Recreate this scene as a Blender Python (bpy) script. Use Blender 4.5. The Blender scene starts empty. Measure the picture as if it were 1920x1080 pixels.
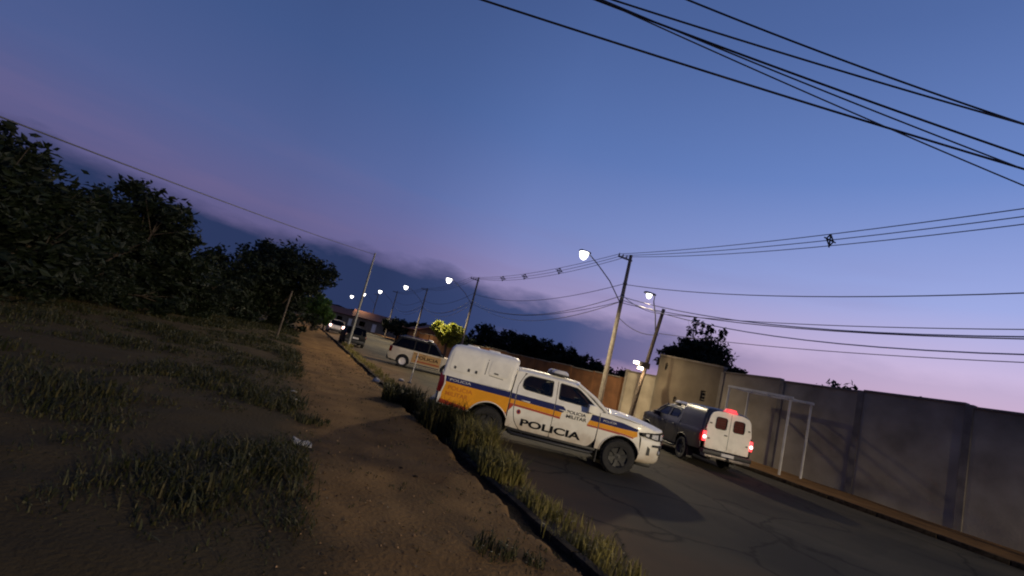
import bpy, bmesh, math, random
from mathutils import Vector, Matrix, noise
R = math.radians
rnd = random.Random(7)
SC = bpy.context.scene
COL = SC.collection

# ------------------------------------------------------------------ camera
F_PX, ROLL, HOR, CAM_H = 900.0, R(14.0), -130.0, 1.95
PITCH = math.atan(-HOR / F_PX)
cam_d = bpy.data.cameras.new('camera'); cam = bpy.data.objects.new('camera', cam_d); COL.objects.link(cam)
cam_d.sensor_width = 36.0; cam_d.lens = 36.0 * F_PX / 1920.0
cam_d.clip_start = 0.05; cam_d.clip_end = 5000
cam.matrix_world = (Matrix.Translation((0, 0, CAM_H)) @ Matrix.Rotation(R(90) + PITCH, 4, 'X') @ Matrix.Rotation(ROLL, 4, 'Z'))
SC.camera = cam

# ------------------------------------------------------------------ world: dusk sky
W = bpy.data.worlds.new('World'); SC.world = W; W.use_nodes = True
nt = W.node_tree; nt.nodes.clear()
def wn(t, **kw):
    n = nt.nodes.new(t)
    for k, v in kw.items(): setattr(n, k, v)
    return n
def wmath(op, a, b=None, clamp=False):
    n = wn('ShaderNodeMath', operation=op, use_clamp=clamp)
    for i, v in enumerate((a, b)):
        if v is None: continue
        if isinstance(v, (int, float)): n.inputs[i].default_value = v
        else: nt.links.new(v, n.inputs[i])
    return n.outputs[0]
def wramp(fac, stops):
    n = wn('ShaderNodeValToRGB'); el = n.color_ramp.elements
    while len(el) < len(stops): el.new(0.5)
    for e, (p, c) in zip(el, stops): e.position = p; e.color = (*c, 1)
    nt.links.new(fac, n.inputs[0]); return n.outputs[0]
def wmix(fac, a, b, blend='MIX'):
    n = wn('ShaderNodeMix', data_type='RGBA', blend_type=blend)
    for s, v in ((n.inputs[0], fac), (n.inputs[6], a), (n.inputs[7], b)):
        if isinstance(v, (int, float)): s.default_value = v
        elif isinstance(v, tuple): s.default_value = (*v, 1)
        else: nt.links.new(v, s)
    return n.outputs[2]
tc = wn('ShaderNodeTexCoord'); sep = wn('ShaderNodeSeparateXYZ'); nt.links.new(tc.outputs['Generated'], sep.inputs[0])
dx, dy, dz = sep.outputs
SUN_AZ = R(75)                                    # the sun has set beyond the right of the street
glow = wmath('ADD', wmath('MULTIPLY', dx, math.sin(SUN_AZ)), wmath('MULTIPLY', dy, math.cos(SUN_AZ)))
grad = wramp(dz, [(0.0, (.150, .112, .235)), (.10, (.160, .132, .285)), (.19, (.148, .148, .335)), (.28, (.102, .146, .350)),
                  (.45, (.066, .118, .300)), (.66, (.046, .084, .225)), (1.0, (.032, .058, .165))])
warm = wramp(dz, [(0.0, (.68, .40, .50)), (.12, (.52, .40, .58)), (.24, (.28, .33, .62)), (.42, (.125, .205, .48)), (.62, (.07, .125, .32)), (.9, (.04, .075, .21))])
gfac = wramp(glow, [(.0, (0, 0, 0)), (.05, (.03, .03, .03)), (.40, (.40, .40, .40)), (.85, (1, 1, 1))])
base = wmix(gfac, grad, warm)
dark = wramp(wmath('ADD', wmath('MULTIPLY', glow, .5), .5), [(0.0, (.50, .52, .56)), (.40, (.66, .67, .70)), (.62, (1, 1, 1))])
base = wmix(1.0, base, dark, 'MULTIPLY')
sky = wn('ShaderNodeTexSky', sky_type='NISHITA'); sky.sun_disc = False
sky.sun_elevation = R(-3.0); sky.sun_rotation = SUN_AZ; sky.air_density = 1.2; sky.dust_density = 1.5
base = wmix(1.0, base, wmix(1.0, sky.outputs[0], (.04, .04, .04), 'MULTIPLY'), 'ADD')
# cloud bank lying along the horizon, ragged at its top
mp = wn('ShaderNodeMapping'); nt.links.new(tc.outputs['Generated'], mp.inputs[0]); mp.inputs['Scale'].default_value = (3.2, 3.2, 9.0)
nz = wn('ShaderNodeTexNoise'); nz.inputs['Scale'].default_value = 1.7; nz.inputs['Detail'].default_value = 6; nz.inputs['Roughness'].default_value = .58
nt.links.new(mp.outputs[0], nz.inputs['Vector'])
edge = wmath('SUBTRACT', wmath('ADD', wmath('MULTIPLY', nz.outputs[0], .10), .098), dz)
mask = wmath('MULTIPLY', edge, 26.0, True)
lowgap = wmath('MULTIPLY', wmath('ADD', wmath('SUBTRACT', dz, .05), wmath('MULTIPLY', nz.outputs[0], .09)), 22.0, True)
side = wramp(glow, [(.0, (1, 1, 1)), (.38, (.97, .97, .97)), (.55, (.72, .72, .72)), (.72, (.25, .25, .25)), (1, (.12, .12, .12))])
gapmix = wmath('SUBTRACT', 1.0, wmath('MULTIPLY', wmath('SUBTRACT', 1.0, lowgap), wramp(glow, [(.20, (0, 0, 0)), (.45, (.9, .9, .9))])))
mask = wmath('MULTIPLY', wmath('MULTIPLY', mask, side), gapmix)
cloudc = wramp(glow, [(.0, (.020, .032, .090)), (.35, (.034, .056, .155)), (.6, (.070, .085, .215))])
base = wmix(mask, base, cloudc)
# thin pink veils above the bank
mp2 = wn('ShaderNodeMapping'); nt.links.new(tc.outputs['Generated'], mp2.inputs[0]); mp2.inputs['Scale'].default_value = (1.6, 1.6, 12.0)
nz2 = wn('ShaderNodeTexNoise'); nz2.inputs['Scale'].default_value = 1.3; nz2.inputs['Detail'].default_value = 4
nt.links.new(mp2.outputs[0], nz2.inputs['Vector'])
veil = wramp(nz2.outputs[0], [(.48, (0, 0, 0)), (.70, (1, 1, 1))])
band = wramp(dz, [(.10, (0, 0, 0)), (.17, (1, 1, 1)), (.24, (.5, .5, .5)), (.33, (0, 0, 0))])
base = wmix(wmath('MULTIPLY', wmath('MULTIPLY', veil, band), .28), base, (.19, .125, .235))
bg = wn('ShaderNodeBackground'); nt.links.new(base, bg.inputs[0]); bg.inputs[1].default_value = 1.22
wo = wn('ShaderNodeOutputWorld'); nt.links.new(bg.outputs[0], wo.inputs[0])

# afterglow of the set sun: very weak and very soft
sd = bpy.data.lights.new('sun', 'SUN'); sd.energy = .03; sd.angle = R(40); sd.color = (1, .75, .7)
so = bpy.data.objects.new('sun', sd); COL.objects.link(so)
so.rotation_euler = Vector((-math.sin(SUN_AZ), -math.cos(SUN_AZ), -.10)).to_track_quat('-Z', 'Y').to_euler()

SC.view_settings.view_transform = 'Standard'; SC.view_settings.look = 'None'
SC.view_settings.exposure = 0; SC.view_settings.gamma = 1
SC.render.engine = 'CYCLES'
SC.cycles.use_denoising = True; SC.cycles.max_bounces = 6; SC.cycles.transparent_max_bounces = 12
SC.cycles.sample_clamp_indirect = 4; SC.cycles.filter_width = 2.0
SC.cycles.caustics_reflective = False; SC.cycles.caustics_refractive = False

# ------------------------------------------------------------------ positions
def ray(px, py):
    a, b = px - 960, py - 540
    r = a * math.cos(ROLL) + b * math.sin(ROLL); u = a * math.sin(ROLL) - b * math.cos(ROLL)
    return Vector((r, F_PX * math.cos(PITCH) - u * math.sin(PITCH), F_PX * math.sin(PITCH) + u * math.cos(PITCH)))
def gp(px, py, z=0.0):                            # photo pixel -> point on the ground at height z
    v = ray(px, py); k = (z - CAM_H) / v.z
    return Vector((v.x * k, v.y * k, z))
D = Vector((-.390, .921, 0)).normalized(); N = Vector((D.y, -D.x, 0))   # along / across the street
ROAD_ROT = math.atan2(D.y, D.x)
def P(L, s, z=0.0):                               # across the street, along the street, height
    p = N * L + D * s; return Vector((p.x, p.y, z))
def az(v): return v.x / v.y

# ------------------------------------------------------------------ materials
MATS = {}
def nodes_of(m): return m.node_tree.nodes, m.node_tree.links
def mat(name, col, rough=.6, metal=0.0, var=.12, scale=6.0, bump=0.0, bscale=40.0, coat=0.0, spec=.5, col2=None, thresh=(.4, .6), detail=5, island=0.0):
    if name in MATS: return MATS[name]
    m = bpy.data.materials.new(name); m.use_nodes = True; n, l = nodes_of(m)
    b = n['Principled BSDF']; b.inputs['Roughness'].default_value = rough; b.inputs['Metallic'].default_value = metal
    b.inputs['Coat Weight'].default_value = coat; b.inputs['Specular IOR Level'].default_value = spec
    t = n.new('ShaderNodeTexCoord'); z = n.new('ShaderNodeTexNoise'); z.inputs['Scale'].default_value = scale; z.inputs['Detail'].default_value = detail
    l.new(t.outputs['Object'], z.inputs['Vector'])
    rp = n.new('ShaderNodeValToRGB'); e = rp.color_ramp.elements
    c2 = col2 if col2 else tuple(c * (1 - var * 2) for c in col)
    e[0].position, e[1].position = thresh
    e[0].color = (*c2, 1); e[1].color = (*col, 1); l.new(z.outputs[0], rp.inputs[0])
    out = rp.outputs[0]
    if island:
        g = n.new('ShaderNodeNewGeometry'); mr = n.new('ShaderNodeMapRange'); mr.inputs[3].default_value = 1 - island; mr.inputs[4].default_value = 1 + island
        l.new(g.outputs['Random Per Island'], mr.inputs[0])
        mx = n.new('ShaderNodeVectorMath'); mx.operation = 'SCALE'; l.new(out, mx.inputs[0]); l.new(mr.outputs[0], mx.inputs['Scale']); out = mx.outputs[0]
    l.new(out, b.inputs['Base Color'])
    if bump:
        z2 = n.new('ShaderNodeTexNoise'); z2.inputs['Scale'].default_value = bscale; z2.inputs['Detail'].default_value = 6; l.new(t.outputs['Object'], z2.inputs['Vector'])
        bp = n.new('ShaderNodeBump'); bp.inputs['Strength'].default_value = bump; bp.inputs['Distance'].default_value = .03
        l.new(z2.outputs[0], bp.inputs['Height']); l.new(bp.outputs[0], b.inputs['Normal'])
    MATS[name] = m; return m
def emit(name, col, strength):
    if name in MATS: return MATS[name]
    m = bpy.data.materials.new(name); m.use_nodes = True; b = m.node_tree.nodes['Principled BSDF']
    b.inputs['Base Color'].default_value = (*col, 1); b.inputs['Emission Color'].default_value = (*col, 1); b.inputs['Emission Strength'].default_value = strength
    MATS[name] = m; return m
def glassmat(name, tint, alpha_t, rough=.03):
    if name in MATS: return MATS[name]
    m = bpy.data.materials.new(name); m.use_nodes = True; n, l = nodes_of(m); n.clear()
    tr = n.new('ShaderNodeBsdfTransparent'); tr.inputs[0].default_value = (*[c * alpha_t for c in tint], 1)
    gl = n.new('ShaderNodeBsdfGlossy'); gl.inputs['Roughness'].default_value = rough; gl.inputs['Color'].default_value = (*([.35] * 3 if alpha_t < .3 else [.75] * 3), 1)
    fr = n.new('ShaderNodeFresnel'); fr.inputs[0].default_value = 1.5
    mx = n.new('ShaderNodeMixShader'); o = n.new('ShaderNodeOutputMaterial')
    l.new(fr.outputs[0], mx.inputs[0]); l.new(tr.outputs[0], mx.inputs[1]); l.new(gl.outputs[0], mx.inputs[2]); l.new(mx.outputs[0], o.inputs[0])
    MATS[name] = m; return m
def leafmat(name, c1, c2, c3):
    if name in MATS: return MATS[name]
    m = bpy.data.materials.new(name); m.use_nodes = True; n, l = nodes_of(m); b = n['Principled BSDF']
    g = n.new('ShaderNodeNewGeometry'); rp = n.new('ShaderNodeValToRGB'); e = rp.color_ramp.elements
    e.new(.5); e[0].color = (*c1, 1); e[1].color = (*c2, 1); e[2].color = (*c3, 1); e[0].position = 0; e[1].position = .55; e[2].position = 1
    l.new(g.outputs['Random Per Island'], rp.inputs[0]); l.new(rp.outputs[0], b.inputs['Base Color'])
    b.inputs['Roughness'].default_value = .6; b.inputs['Specular IOR Level'].default_value = .25
    tl = n.new('ShaderNodeBsdfTranslucent'); l.new(rp.outputs[0], tl.inputs[0])
    mx = n.new('ShaderNodeMixShader'); mx.inputs[0].default_value = .3
    l.new(b.outputs[0], mx.inputs[1]); l.new(tl.outputs[0], mx.inputs[2]); l.new(mx.outputs[0], n['Material Output'].inputs[0])
    MATS[name] = m; return m

M_white = mat('white_paint', (.82, .79, .70), .42, coat=.10, var=.07, scale=5, spec=.35, thresh=(.25, .6), detail=9)
M_yellow = mat('yellow_decal', (.80, .34, .02), .55, var=.05, spec=.2)
M_blue = mat('blue_decal', (.016, .022, .105), .6, var=.05, spec=.12)
M_red = mat('red_decal', (.42, .055, .025), .4, var=.05)
M_black = mat('black_lettering', (.010, .010, .012), .7, var=.05, spec=.1)
M_orange = mat('orange_lettering', (.55, .17, .015), .45, var=.05)
M_plastic = mat('black_plastic', (.022, .022, .024), .55, var=.15, scale=20)
M_rubber = mat('tyre_rubber', (.022, .021, .021), .85, var=.2, scale=15, bump=.2, bscale=60)
M_rimdark = mat('dark_steel_rim', (.022, .022, .024), .55, .1, var=.1)
M_rimlight = mat('pale_alloy_rim', (.85, .80, .74), .4, .1, var=.04)
M_chrome = mat('bright_metal', (.75, .75, .76), .18, 1.0, var=.03)
M_under = mat('underbody_black', (.016, .015, .015), .9, var=.2)
M_seat = mat('seat_fabric', (.055, .055, .06), .9, var=.15)
M_glass = glassmat('side_glass', (.75, .78, .76), .50)
M_wglass = glassmat('windscreen_glass', (.80, .86, .86), .70)
M_tint = glassmat('tinted_glass', (.5, .5, .55), .22)
M_headlens = mat('headlamp_lens', (.72, .72, .74), .2, .2, var=.2, scale=30)
M_headdark = mat('headlamp_housing', (.035, .035, .04), .2, .2, var=.2)
M_tail = mat('tail_lamp_red', (.12, .008, .008), .25, var=.1)
M_tail_lit = emit('tail_lamp_lit', (1.0, .05, .06), 2.2)
M_tail_hot = emit('tail_lamp_bulb', (1.0, .72, .66), 4.0)
M_beacon = emit('red_beacon_lit', (1.0, .08, .10), .75)
M_charcoal = mat('charcoal_paint', (.020, .020, .028), .35, coat=.2, var=.06)
M_blackcar = mat('black_car_paint', (.010, .010, .011), .5, var=.05, spec=.12)
M_lbwhite = mat('light_bar_lens', (.62, .60, .60), .25, var=.08)
M_conc = mat('pole_concrete', (.185, .16, .13), .85, var=.14, scale=5, bump=.25, bscale=50)
M_wood = mat('weathered_wood', (.085, .065, .05), .9, var=.25, scale=9, bump=.4, bscale=30)
M_galv = mat('galvanised_steel', (.42, .42, .42), .45, .6, var=.1)
M_dgalv = mat('dull_steel_arm', (.14, .14, .15), .6, .4, var=.1)
M_cable = mat('black_cable', (.030, .030, .034), .6, var=.1)
M_cablel = mat('pale_telecom_cable', (.75, .75, .76), .45, .1, var=.1)
M_porc = mat('porcelain', (.16, .10, .08), .3, var=.1)
M_lamp = emit('lamp_refractor_lit', (1.0, .96, .92), 5.0)
M_flood = emit('flood_lamp_lit', (1.0, .93, .80), 4.0)
M_asphalt = mat('asphalt', (.070, .060, .040), .92, spec=.18, col2=(.036, .032, .024), scale=.45, thresh=(.35, .68), bump=.35, bscale=90, detail=9)
M_dirt = mat('red_dirt', (.205, .115, .042), .97, spec=.08, col2=(.105, .058, .022), scale=1.3, thresh=(.30, .70), bump=.6, bscale=22, detail=10)
M_shadesoil = mat('shade_dark_soil', (.022, .015, .010), .97, spec=.05, var=.25, scale=5, bump=.7, bscale=25)  # gutter soil with the shade of the kerb weeds put into its colour
M_kerb = mat('stained_shaded_kerb_stone', (.045, .034, .024), .95, spec=.1, var=.28, scale=7, bump=.4, bscale=40)  # dirt stains, plus weed shade painted into the dark tone
M_earth = mat('dry_earth', (.085, .052, .028), .97, spec=.05, col2=(.052, .045, .020), scale=.5, thresh=(.35, .62), bump=.5, bscale=6, detail=8)
M_render = mat('cement_render', (.160, .135, .100), .95, spec=.1, col2=(.088, .072, .054), scale=.7, thresh=(.28, .72), bump=.25, bscale=18, detail=9)
M_render2 = mat('grey_render', (.38, .335, .255), .95, spec=.1, col2=(.20, .170, .125), scale=.9, thresh=(.28, .72), bump=.2, bscale=18, detail=9)
M_brick = mat('red_earth_wall', (.19, .090, .042), .95, spec=.1, col2=(.10, .050, .026), scale=1.1, thresh=(.3, .7), bump=.3, bscale=14, detail=8)
M_slab = mat('cement_slab', (.21, .185, .15), .92, var=.18, scale=1.5, bump=.25, bscale=30)
M_tile = mat('clay_tile', (.22, .085, .05), .9, var=.2, scale=8)
M_lime = mat('limewash', (.60, .58, .53), .9, var=.1, scale=2)
M_bark = mat('bark', (.075, .055, .04), .95, var=.25, scale=8, bump=.6, bscale=20)
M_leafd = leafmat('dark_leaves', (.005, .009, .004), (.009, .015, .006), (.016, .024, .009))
M_leafg = leafmat('green_leaves', (.020, .045, .012), (.040, .085, .020), (.075, .130, .035))
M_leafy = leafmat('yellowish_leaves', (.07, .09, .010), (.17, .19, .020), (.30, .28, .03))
M_weed = leafmat('roadside_weeds', (.085, .078, .018), (.190, .160, .045), (.300, .240, .090))
M_weedd = leafmat('dark_weeds', (.014, .018, .006), (.032, .034, .011), (.085, .070, .028))
M_paper = mat('pale_litter', (.30, .28, .25), .7, var=.1)
M_stone = mat('pale_stone', (.42, .37, .30), .9, var=.2, bump=.3)
M_hill = mat('wooded_hill', (.010, .013, .010), 1.0, spec=0, var=.3, scale=.05)

def across_mix(m, a, b, col, nscale, amp):
    """blend in another soil across the street: full below L=a, none above L=b, with a ragged edge"""
    n, l = nodes_of(m); bs = n['Principled BSDF']; src = bs.inputs['Base Color'].links[0].from_socket
    t = n.new('ShaderNodeTexCoord'); d = n.new('ShaderNodeVectorMath'); d.operation = 'DOT_PRODUCT'; d.inputs[1].default_value = N; l.new(t.outputs['Object'], d.inputs[0])
    z = n.new('ShaderNodeTexNoise'); z.inputs['Scale'].default_value = nscale; z.inputs['Detail'].default_value = 7; l.new(t.outputs['Object'], z.inputs['Vector'])
    q = n.new('ShaderNodeMath'); q.operation = 'MULTIPLY_ADD'; q.inputs[1].default_value = amp; l.new(z.outputs[0], q.inputs[0]); l.new(d.outputs['Value'], q.inputs[2])
    r = n.new('ShaderNodeMapRange'); r.inputs[1].default_value = a + amp * .5; r.inputs[2].default_value = b + amp * .5; r.inputs[3].default_value = 1; r.inputs[4].default_value = 0; l.new(q.outputs[0], r.inputs[0])
    x = n.new('ShaderNodeMix'); x.data_type = 'RGBA'; l.new(r.outputs[0], x.inputs[0]); l.new(src, x.inputs[6]); x.inputs[7].default_value = (*col, 1); l.new(x.outputs[2], bs.inputs['Base Color'])
n_, l_ = nodes_of(M_white); b_ = n_['Principled BSDF']; src = b_.inputs['Base Color'].links[0].from_socket
t_ = n_.new('ShaderNodeTexCoord'); sp_ = n_.new('ShaderNodeSeparateXYZ'); l_.new(t_.outputs['Object'], sp_.inputs[0]); nz_ = n_.new('ShaderNodeTexNoise'); nz_.inputs['Scale'].default_value = 4; nz_.inputs['Detail'].default_value = 9; l_.new(t_.outputs['Object'], nz_.inputs['Vector'])
ma_ = n_.new('ShaderNodeMath'); ma_.operation = 'MULTIPLY_ADD'; ma_.inputs[1].default_value = -.7; l_.new(nz_.outputs[0], ma_.inputs[0]); l_.new(sp_.outputs[2], ma_.inputs[2])
mr_ = n_.new('ShaderNodeMapRange'); mr_.inputs[1].default_value = .05; mr_.inputs[2].default_value = .45; mr_.inputs[3].default_value = .62; mr_.inputs[4].default_value = 0; l_.new(ma_.outputs[0], mr_.inputs[0])
mx_ = n_.new('ShaderNodeMix'); mx_.data_type = 'RGBA'; l_.new(mr_.outputs[0], mx_.inputs[0]); l_.new(src, mx_.inputs[6]); mx_.inputs[7].default_value = (.33, .22, .12, 1); l_.new(mx_.outputs[2], b_.inputs['Base Color'])
M_dirt2 = mat('red_dirt_far', (.20, .11, .045), .97, spec=.08, col2=(.11, .06, .026), scale=1.3, thresh=(.3, .7), bump=.5, bscale=22, detail=9)
across_mix(M_dirt, .25, .95, (.050, .036, .018), 1.1, 1.2)
across_mix(M_asphalt, 3.6, 6.4, (.150, .088, .040), .55, 3.6)
n_, l_ = nodes_of(M_asphalt); b_ = n_['Principled BSDF']; src = b_.inputs['Base Color'].links[0].from_socket
t_ = n_.new('ShaderNodeTexCoord'); vo = n_.new('ShaderNodeTexVoronoi'); vo.feature = 'DISTANCE_TO_EDGE'; vo.inputs['Scale'].default_value = .55
nd = n_.new('ShaderNodeTexNoise'); nd.inputs['Scale'].default_value = 1.6; nd.inputs['Detail'].default_value = 8; l_.new(t_.outputs['Object'], nd.inputs['Vector'])
ad = n_.new('ShaderNodeMix'); ad.data_type = 'VECTOR'; ad.inputs[0].default_value = .35; l_.new(t_.outputs['Object'], ad.inputs[4]); l_.new(nd.outputs['Color'], ad.inputs[5]); l_.new(ad.outputs[1], vo.inputs['Vector'])
cr = n_.new('ShaderNodeValToRGB'); cr.color_ramp.elements[0].position = .0; cr.color_ramp.elements[0].color = (.35, .35, .35, 1); cr.color_ramp.elements[1].position = .018; cr.color_ramp.elements[1].color = (1, 1, 1, 1); l_.new(vo.outputs['Distance'], cr.inputs[0])
v2 = n_.new('ShaderNodeTexVoronoi'); v2.inputs['Scale'].default_value = .22; l_.new(ad.outputs[1], v2.inputs['Vector'])
pt = n_.new('ShaderNodeMapRange'); pt.inputs[3].default_value = .72; pt.inputs[4].default_value = 1.25; l_.new(v2.outputs['Color'], pt.inputs[0])
m1_ = n_.new('ShaderNodeMix'); m1_.data_type = 'RGBA'; m1_.blend_type = 'MULTIPLY'; m1_.inputs[0].default_value = 1; l_.new(src, m1_.inputs[6]); l_.new(cr.outputs[0], m1_.inputs[7])
m2_ = n_.new('ShaderNodeVectorMath'); m2_.operation = 'SCALE'; l_.new(m1_.outputs[2], m2_.inputs[0]); l_.new(pt.outputs[0], m2_.inputs['Scale']); l_.new(m2_.outputs[0], b_.inputs['Base Color'])
# ------------------------------------------------------------------ helpers
def link(o, parent=None):
    COL.objects.link(o)
    if parent is not None: o.parent = parent
    return o
def tag(o, label=None, cat=None, group=None, kind=None):
    if label: o['label'] = label
    if cat: o['category'] = cat
    if group: o['group'] = group
    if kind: o['kind'] = kind
    return o
def thing(name, label, cat, loc=(0, 0, 0), rz=0.0, group=None):
    o = bpy.data.objects.new(name, None); o.empty_display_size = .3; COL.objects.link(o)
    o.location = loc; o.rotation_euler = (0, 0, rz)
    return tag(o, label, cat, group)
def mesh(name, vf, m, parent=None, smooth=None):
    me = bpy.data.meshes.new(name); me.from_pydata([tuple(v) for v in vf[0]], [], vf[1]); me.update()
    if m is not None: me.materials.append(m)
    if smooth is not None:
        me.shade_smooth(); me.set_sharp_from_angle(angle=R(smooth))
    return link(bpy.data.objects.new(name, me), parent)
class G:                                          # geometry collector
    def __init__(s): s.v = []; s.f = []
    def add(s, v, f):
        k = len(s.v); s.v += [Vector(p) for p in v]; s.f += [tuple(i + k for i in q) for q in f]; return s
    def build(s, name, m, parent=None, smooth=None, recalc=True):
        o = mesh(name, (s.v, s.f), m, parent, None)
        if recalc:
            bm = bmesh.new(); bm.from_mesh(o.data); bmesh.ops.recalc_face_normals(bm, faces=bm.faces[:]); bm.to_mesh(o.data); bm.free()
        if smooth is not None: o.data.shade_smooth(); o.data.set_sharp_from_angle(angle=R(smooth))
        return o
    def box(s, x0, x1, y0, y1, z0, z1, bev=0.0):
        if bev <= 0:
            v = [(x, y, z) for z in (z0, z1) for y in (y0, y1) for x in (x0, x1)]
            return s.add(v, [(0, 2, 3, 1), (4, 5, 7, 6), (0, 1, 5, 4), (2, 6, 7, 3), (0, 4, 6, 2), (1, 3, 7, 5)])
        bm = bmesh.new(); bmesh.ops.create_cube(bm, size=1)
        for q in bm.verts: q.co = Vector(((x0 + x1) / 2 + q.co.x * (x1 - x0), (y0 + y1) / 2 + q.co.y * (y1 - y0), (z0 + z1) / 2 + q.co.z * (z1 - z0)))
        bmesh.ops.bevel(bm, geom=bm.edges[:], offset=bev, segments=2, affect='EDGES', profile=.5)
        bm.verts.index_update(); s.add([q.co.copy() for q in bm.verts], [[q.index for q in f.verts] for f in bm.faces]); bm.free(); return s
    def tube(s, pts, r, n=8, cap=True):
        pts = [Vector(p) for p in pts]; rr = r if isinstance(r, (list, tuple)) else [r] * len(pts)
        k = len(s.v); up = Vector((0, 0, 1))
        for i, p in enumerate(pts):
            t = (pts[min(i + 1, len(pts) - 1)] - pts[max(i - 1, 0)]).normalized()
            a = t.cross(up)
            if a.length < .05: a = t.cross(Vector((1, 0, 0)))
            a.normalize(); b = t.cross(a)
            for j in range(n):
                w = 2 * math.pi * j / n; s.v.append(p + a * math.cos(w) * rr[i] + b * math.sin(w) * rr[i])
        for i in range(len(pts) - 1):
            for j in range(n):
                s.f.append((k + i * n + j, k + i * n + (j + 1) % n, k + (i + 1) * n + (j + 1) % n, k + (i + 1) * n + j))
        if cap: s.f.append(tuple(k + j for j in range(n))); s.f.append(tuple(k + (len(pts) - 1) * n + j for j in reversed(range(n))))
        return s
    def lathe(s, prof, axis='z', n=24, c=(0, 0, 0), cap=True):     # prof: (radius, offset)
        k = len(s.v); c = Vector(c)
        for r, h in prof:
            for j in range(n):
                w = 2 * math.pi * j / n; a, b = r * math.cos(w), r * math.sin(w)
                s.v.append(c + (Vector((a, b, h)) if axis == 'z' else Vector((a, h, b)) if axis == 'y' else Vector((h, a, b))))
        for i in range(len(prof) - 1):
            for j in range(n): s.f.append((k + i * n + j, k + i * n + (j + 1) % n, k + (i + 1) * n + (j + 1) % n, k + (i + 1) * n + j))
        if cap: s.f.append(tuple(k + j for j in range(n))); s.f.append(tuple(k + (len(prof) - 1) * n + j for j in range(n)))
        return s
    def grid(s, fn, nu, nv):
        k = len(s.v)
        for i in range(nu + 1):
            for j in range(nv + 1): s.v.append(Vector(fn(i / nu, j / nv)))
        for i in range(nu):
            for j in range(nv): a = k + i * (nv + 1) + j; s.f.append((a, a + 1, a + nv + 2, a + nv + 1))
        return s
    def loft(s, secs, cap=True):
        k = len(s.v); n = len(secs[0])
        for q in secs: s.v += [Vector(p) for p in q]
        for i in range(len(secs) - 1):
            for j in range(n): s.f.append((k + i * n + j, k + i * n + (j + 1) % n, k + (i + 1) * n + (j + 1) % n, k + (i + 1) * n + j))
        if cap: s.f.append(tuple(k + j for j in range(n))); s.f.append(tuple(k + (len(secs) - 1) * n + j for j in range(n)))
        return s
def rpoly(pts, r=.03, n=4):                       # polygon with rounded corners; a point may carry its own radius
    out = []; m = len(pts)
    for i in range(m):
        p = Vector(pts[i][:2]); rr = pts[i][2] if len(pts[i]) > 2 else r
        a = Vector(pts[i - 1][:2]) - p; b = Vector(pts[(i + 1) % m][:2]) - p
        if rr <= 0: out.append((p.x, p.y)); continue
        d = min(rr, a.length * .45, b.length * .45); A = p + a.normalized() * d; B = p + b.normalized() * d
        for k in range(n + 1):
            t = k / n; q = A * (1 - t) ** 2 + p * 2 * t * (1 - t) + B * t * t; out.append((q.x, q.y))
    return out
def arc(cx, cz, r, a0, a1, n=14): return [(cx + r * math.cos(R(a0 + (a1 - a0) * i / n)), cz + r * math.sin(R(a0 + (a1 - a0) * i / n)), 0) for i in range(n + 1)]
def flatfill(loops, cx=(), cz=()):
    bm = bmesh.new()
    for lp in loops:
        vs = [bm.verts.new((x, 0, z)) for x, z in lp]
        for i in range(len(vs)): bm.edges.new((vs[i - 1], vs[i]))
    bmesh.ops.triangle_fill(bm, use_beauty=True, edges=bm.edges[:])
    for vals, no in ((cx, (1, 0, 0)), (cz, (0, 0, 1))):
        for q in vals:
            co = (q, 0, 0) if no[0] else (0, 0, q)
            bmesh.ops.bisect_plane(bm, geom=bm.verts[:] + bm.edges[:] + bm.faces[:], plane_co=co, plane_no=no, dist=1e-5)
    bm.verts.index_update()
    v = [(q.co.x, q.co.z) for q in bm.verts]; f = []
    for q in bm.faces:
        q.normal_update(); ids = [w.index for w in q.verts]
        f.append(ids if q.normal.y < 0 else ids[::-1])
    bm.free(); return v, f
def panel(name, outer, holes, Y, side, m, parent, thick=.025, off=0.0, smooth=35):
    """sheet cut to an outline (x,z), bent over the body side y = side*Y(x,z), with real thickness"""
    xs = [p[0] for p in outer]; zs = [p[1] for p in outer]
    fr = lambda a, b, st: [a + (b - a) * i / max(1, int((b - a) / st)) for i in range(1, max(1, int((b - a) / st)))]
    v, f = flatfill([[p[:2] for p in outer]] + [[p[:2] for p in h] for h in holes], fr(min(xs), max(xs), .14), fr(min(zs), max(zs), .075))
    V = [Vector((x, side * (Y(x, z) + off), z)) for x, z in v]
    F = [q if side < 0 else q[::-1] for q in f]
    if thick > 0:
        n = len(V); cnt = {}
        for q in F:
            for i in range(len(q)): cnt[(q[i - 1], q[i])] = 1
        V += [p - Vector((0, side * thick, 0)) for p in V]
        B = [(a, b) for (a, b) in cnt if (b, a) not in cnt]
        F = F + [[i + n for i in reversed(q)] for q in F] + [[b, a, a + n, b + n] for a, b in B]
    return mesh(name, (V, F), m, parent, smooth)
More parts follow.
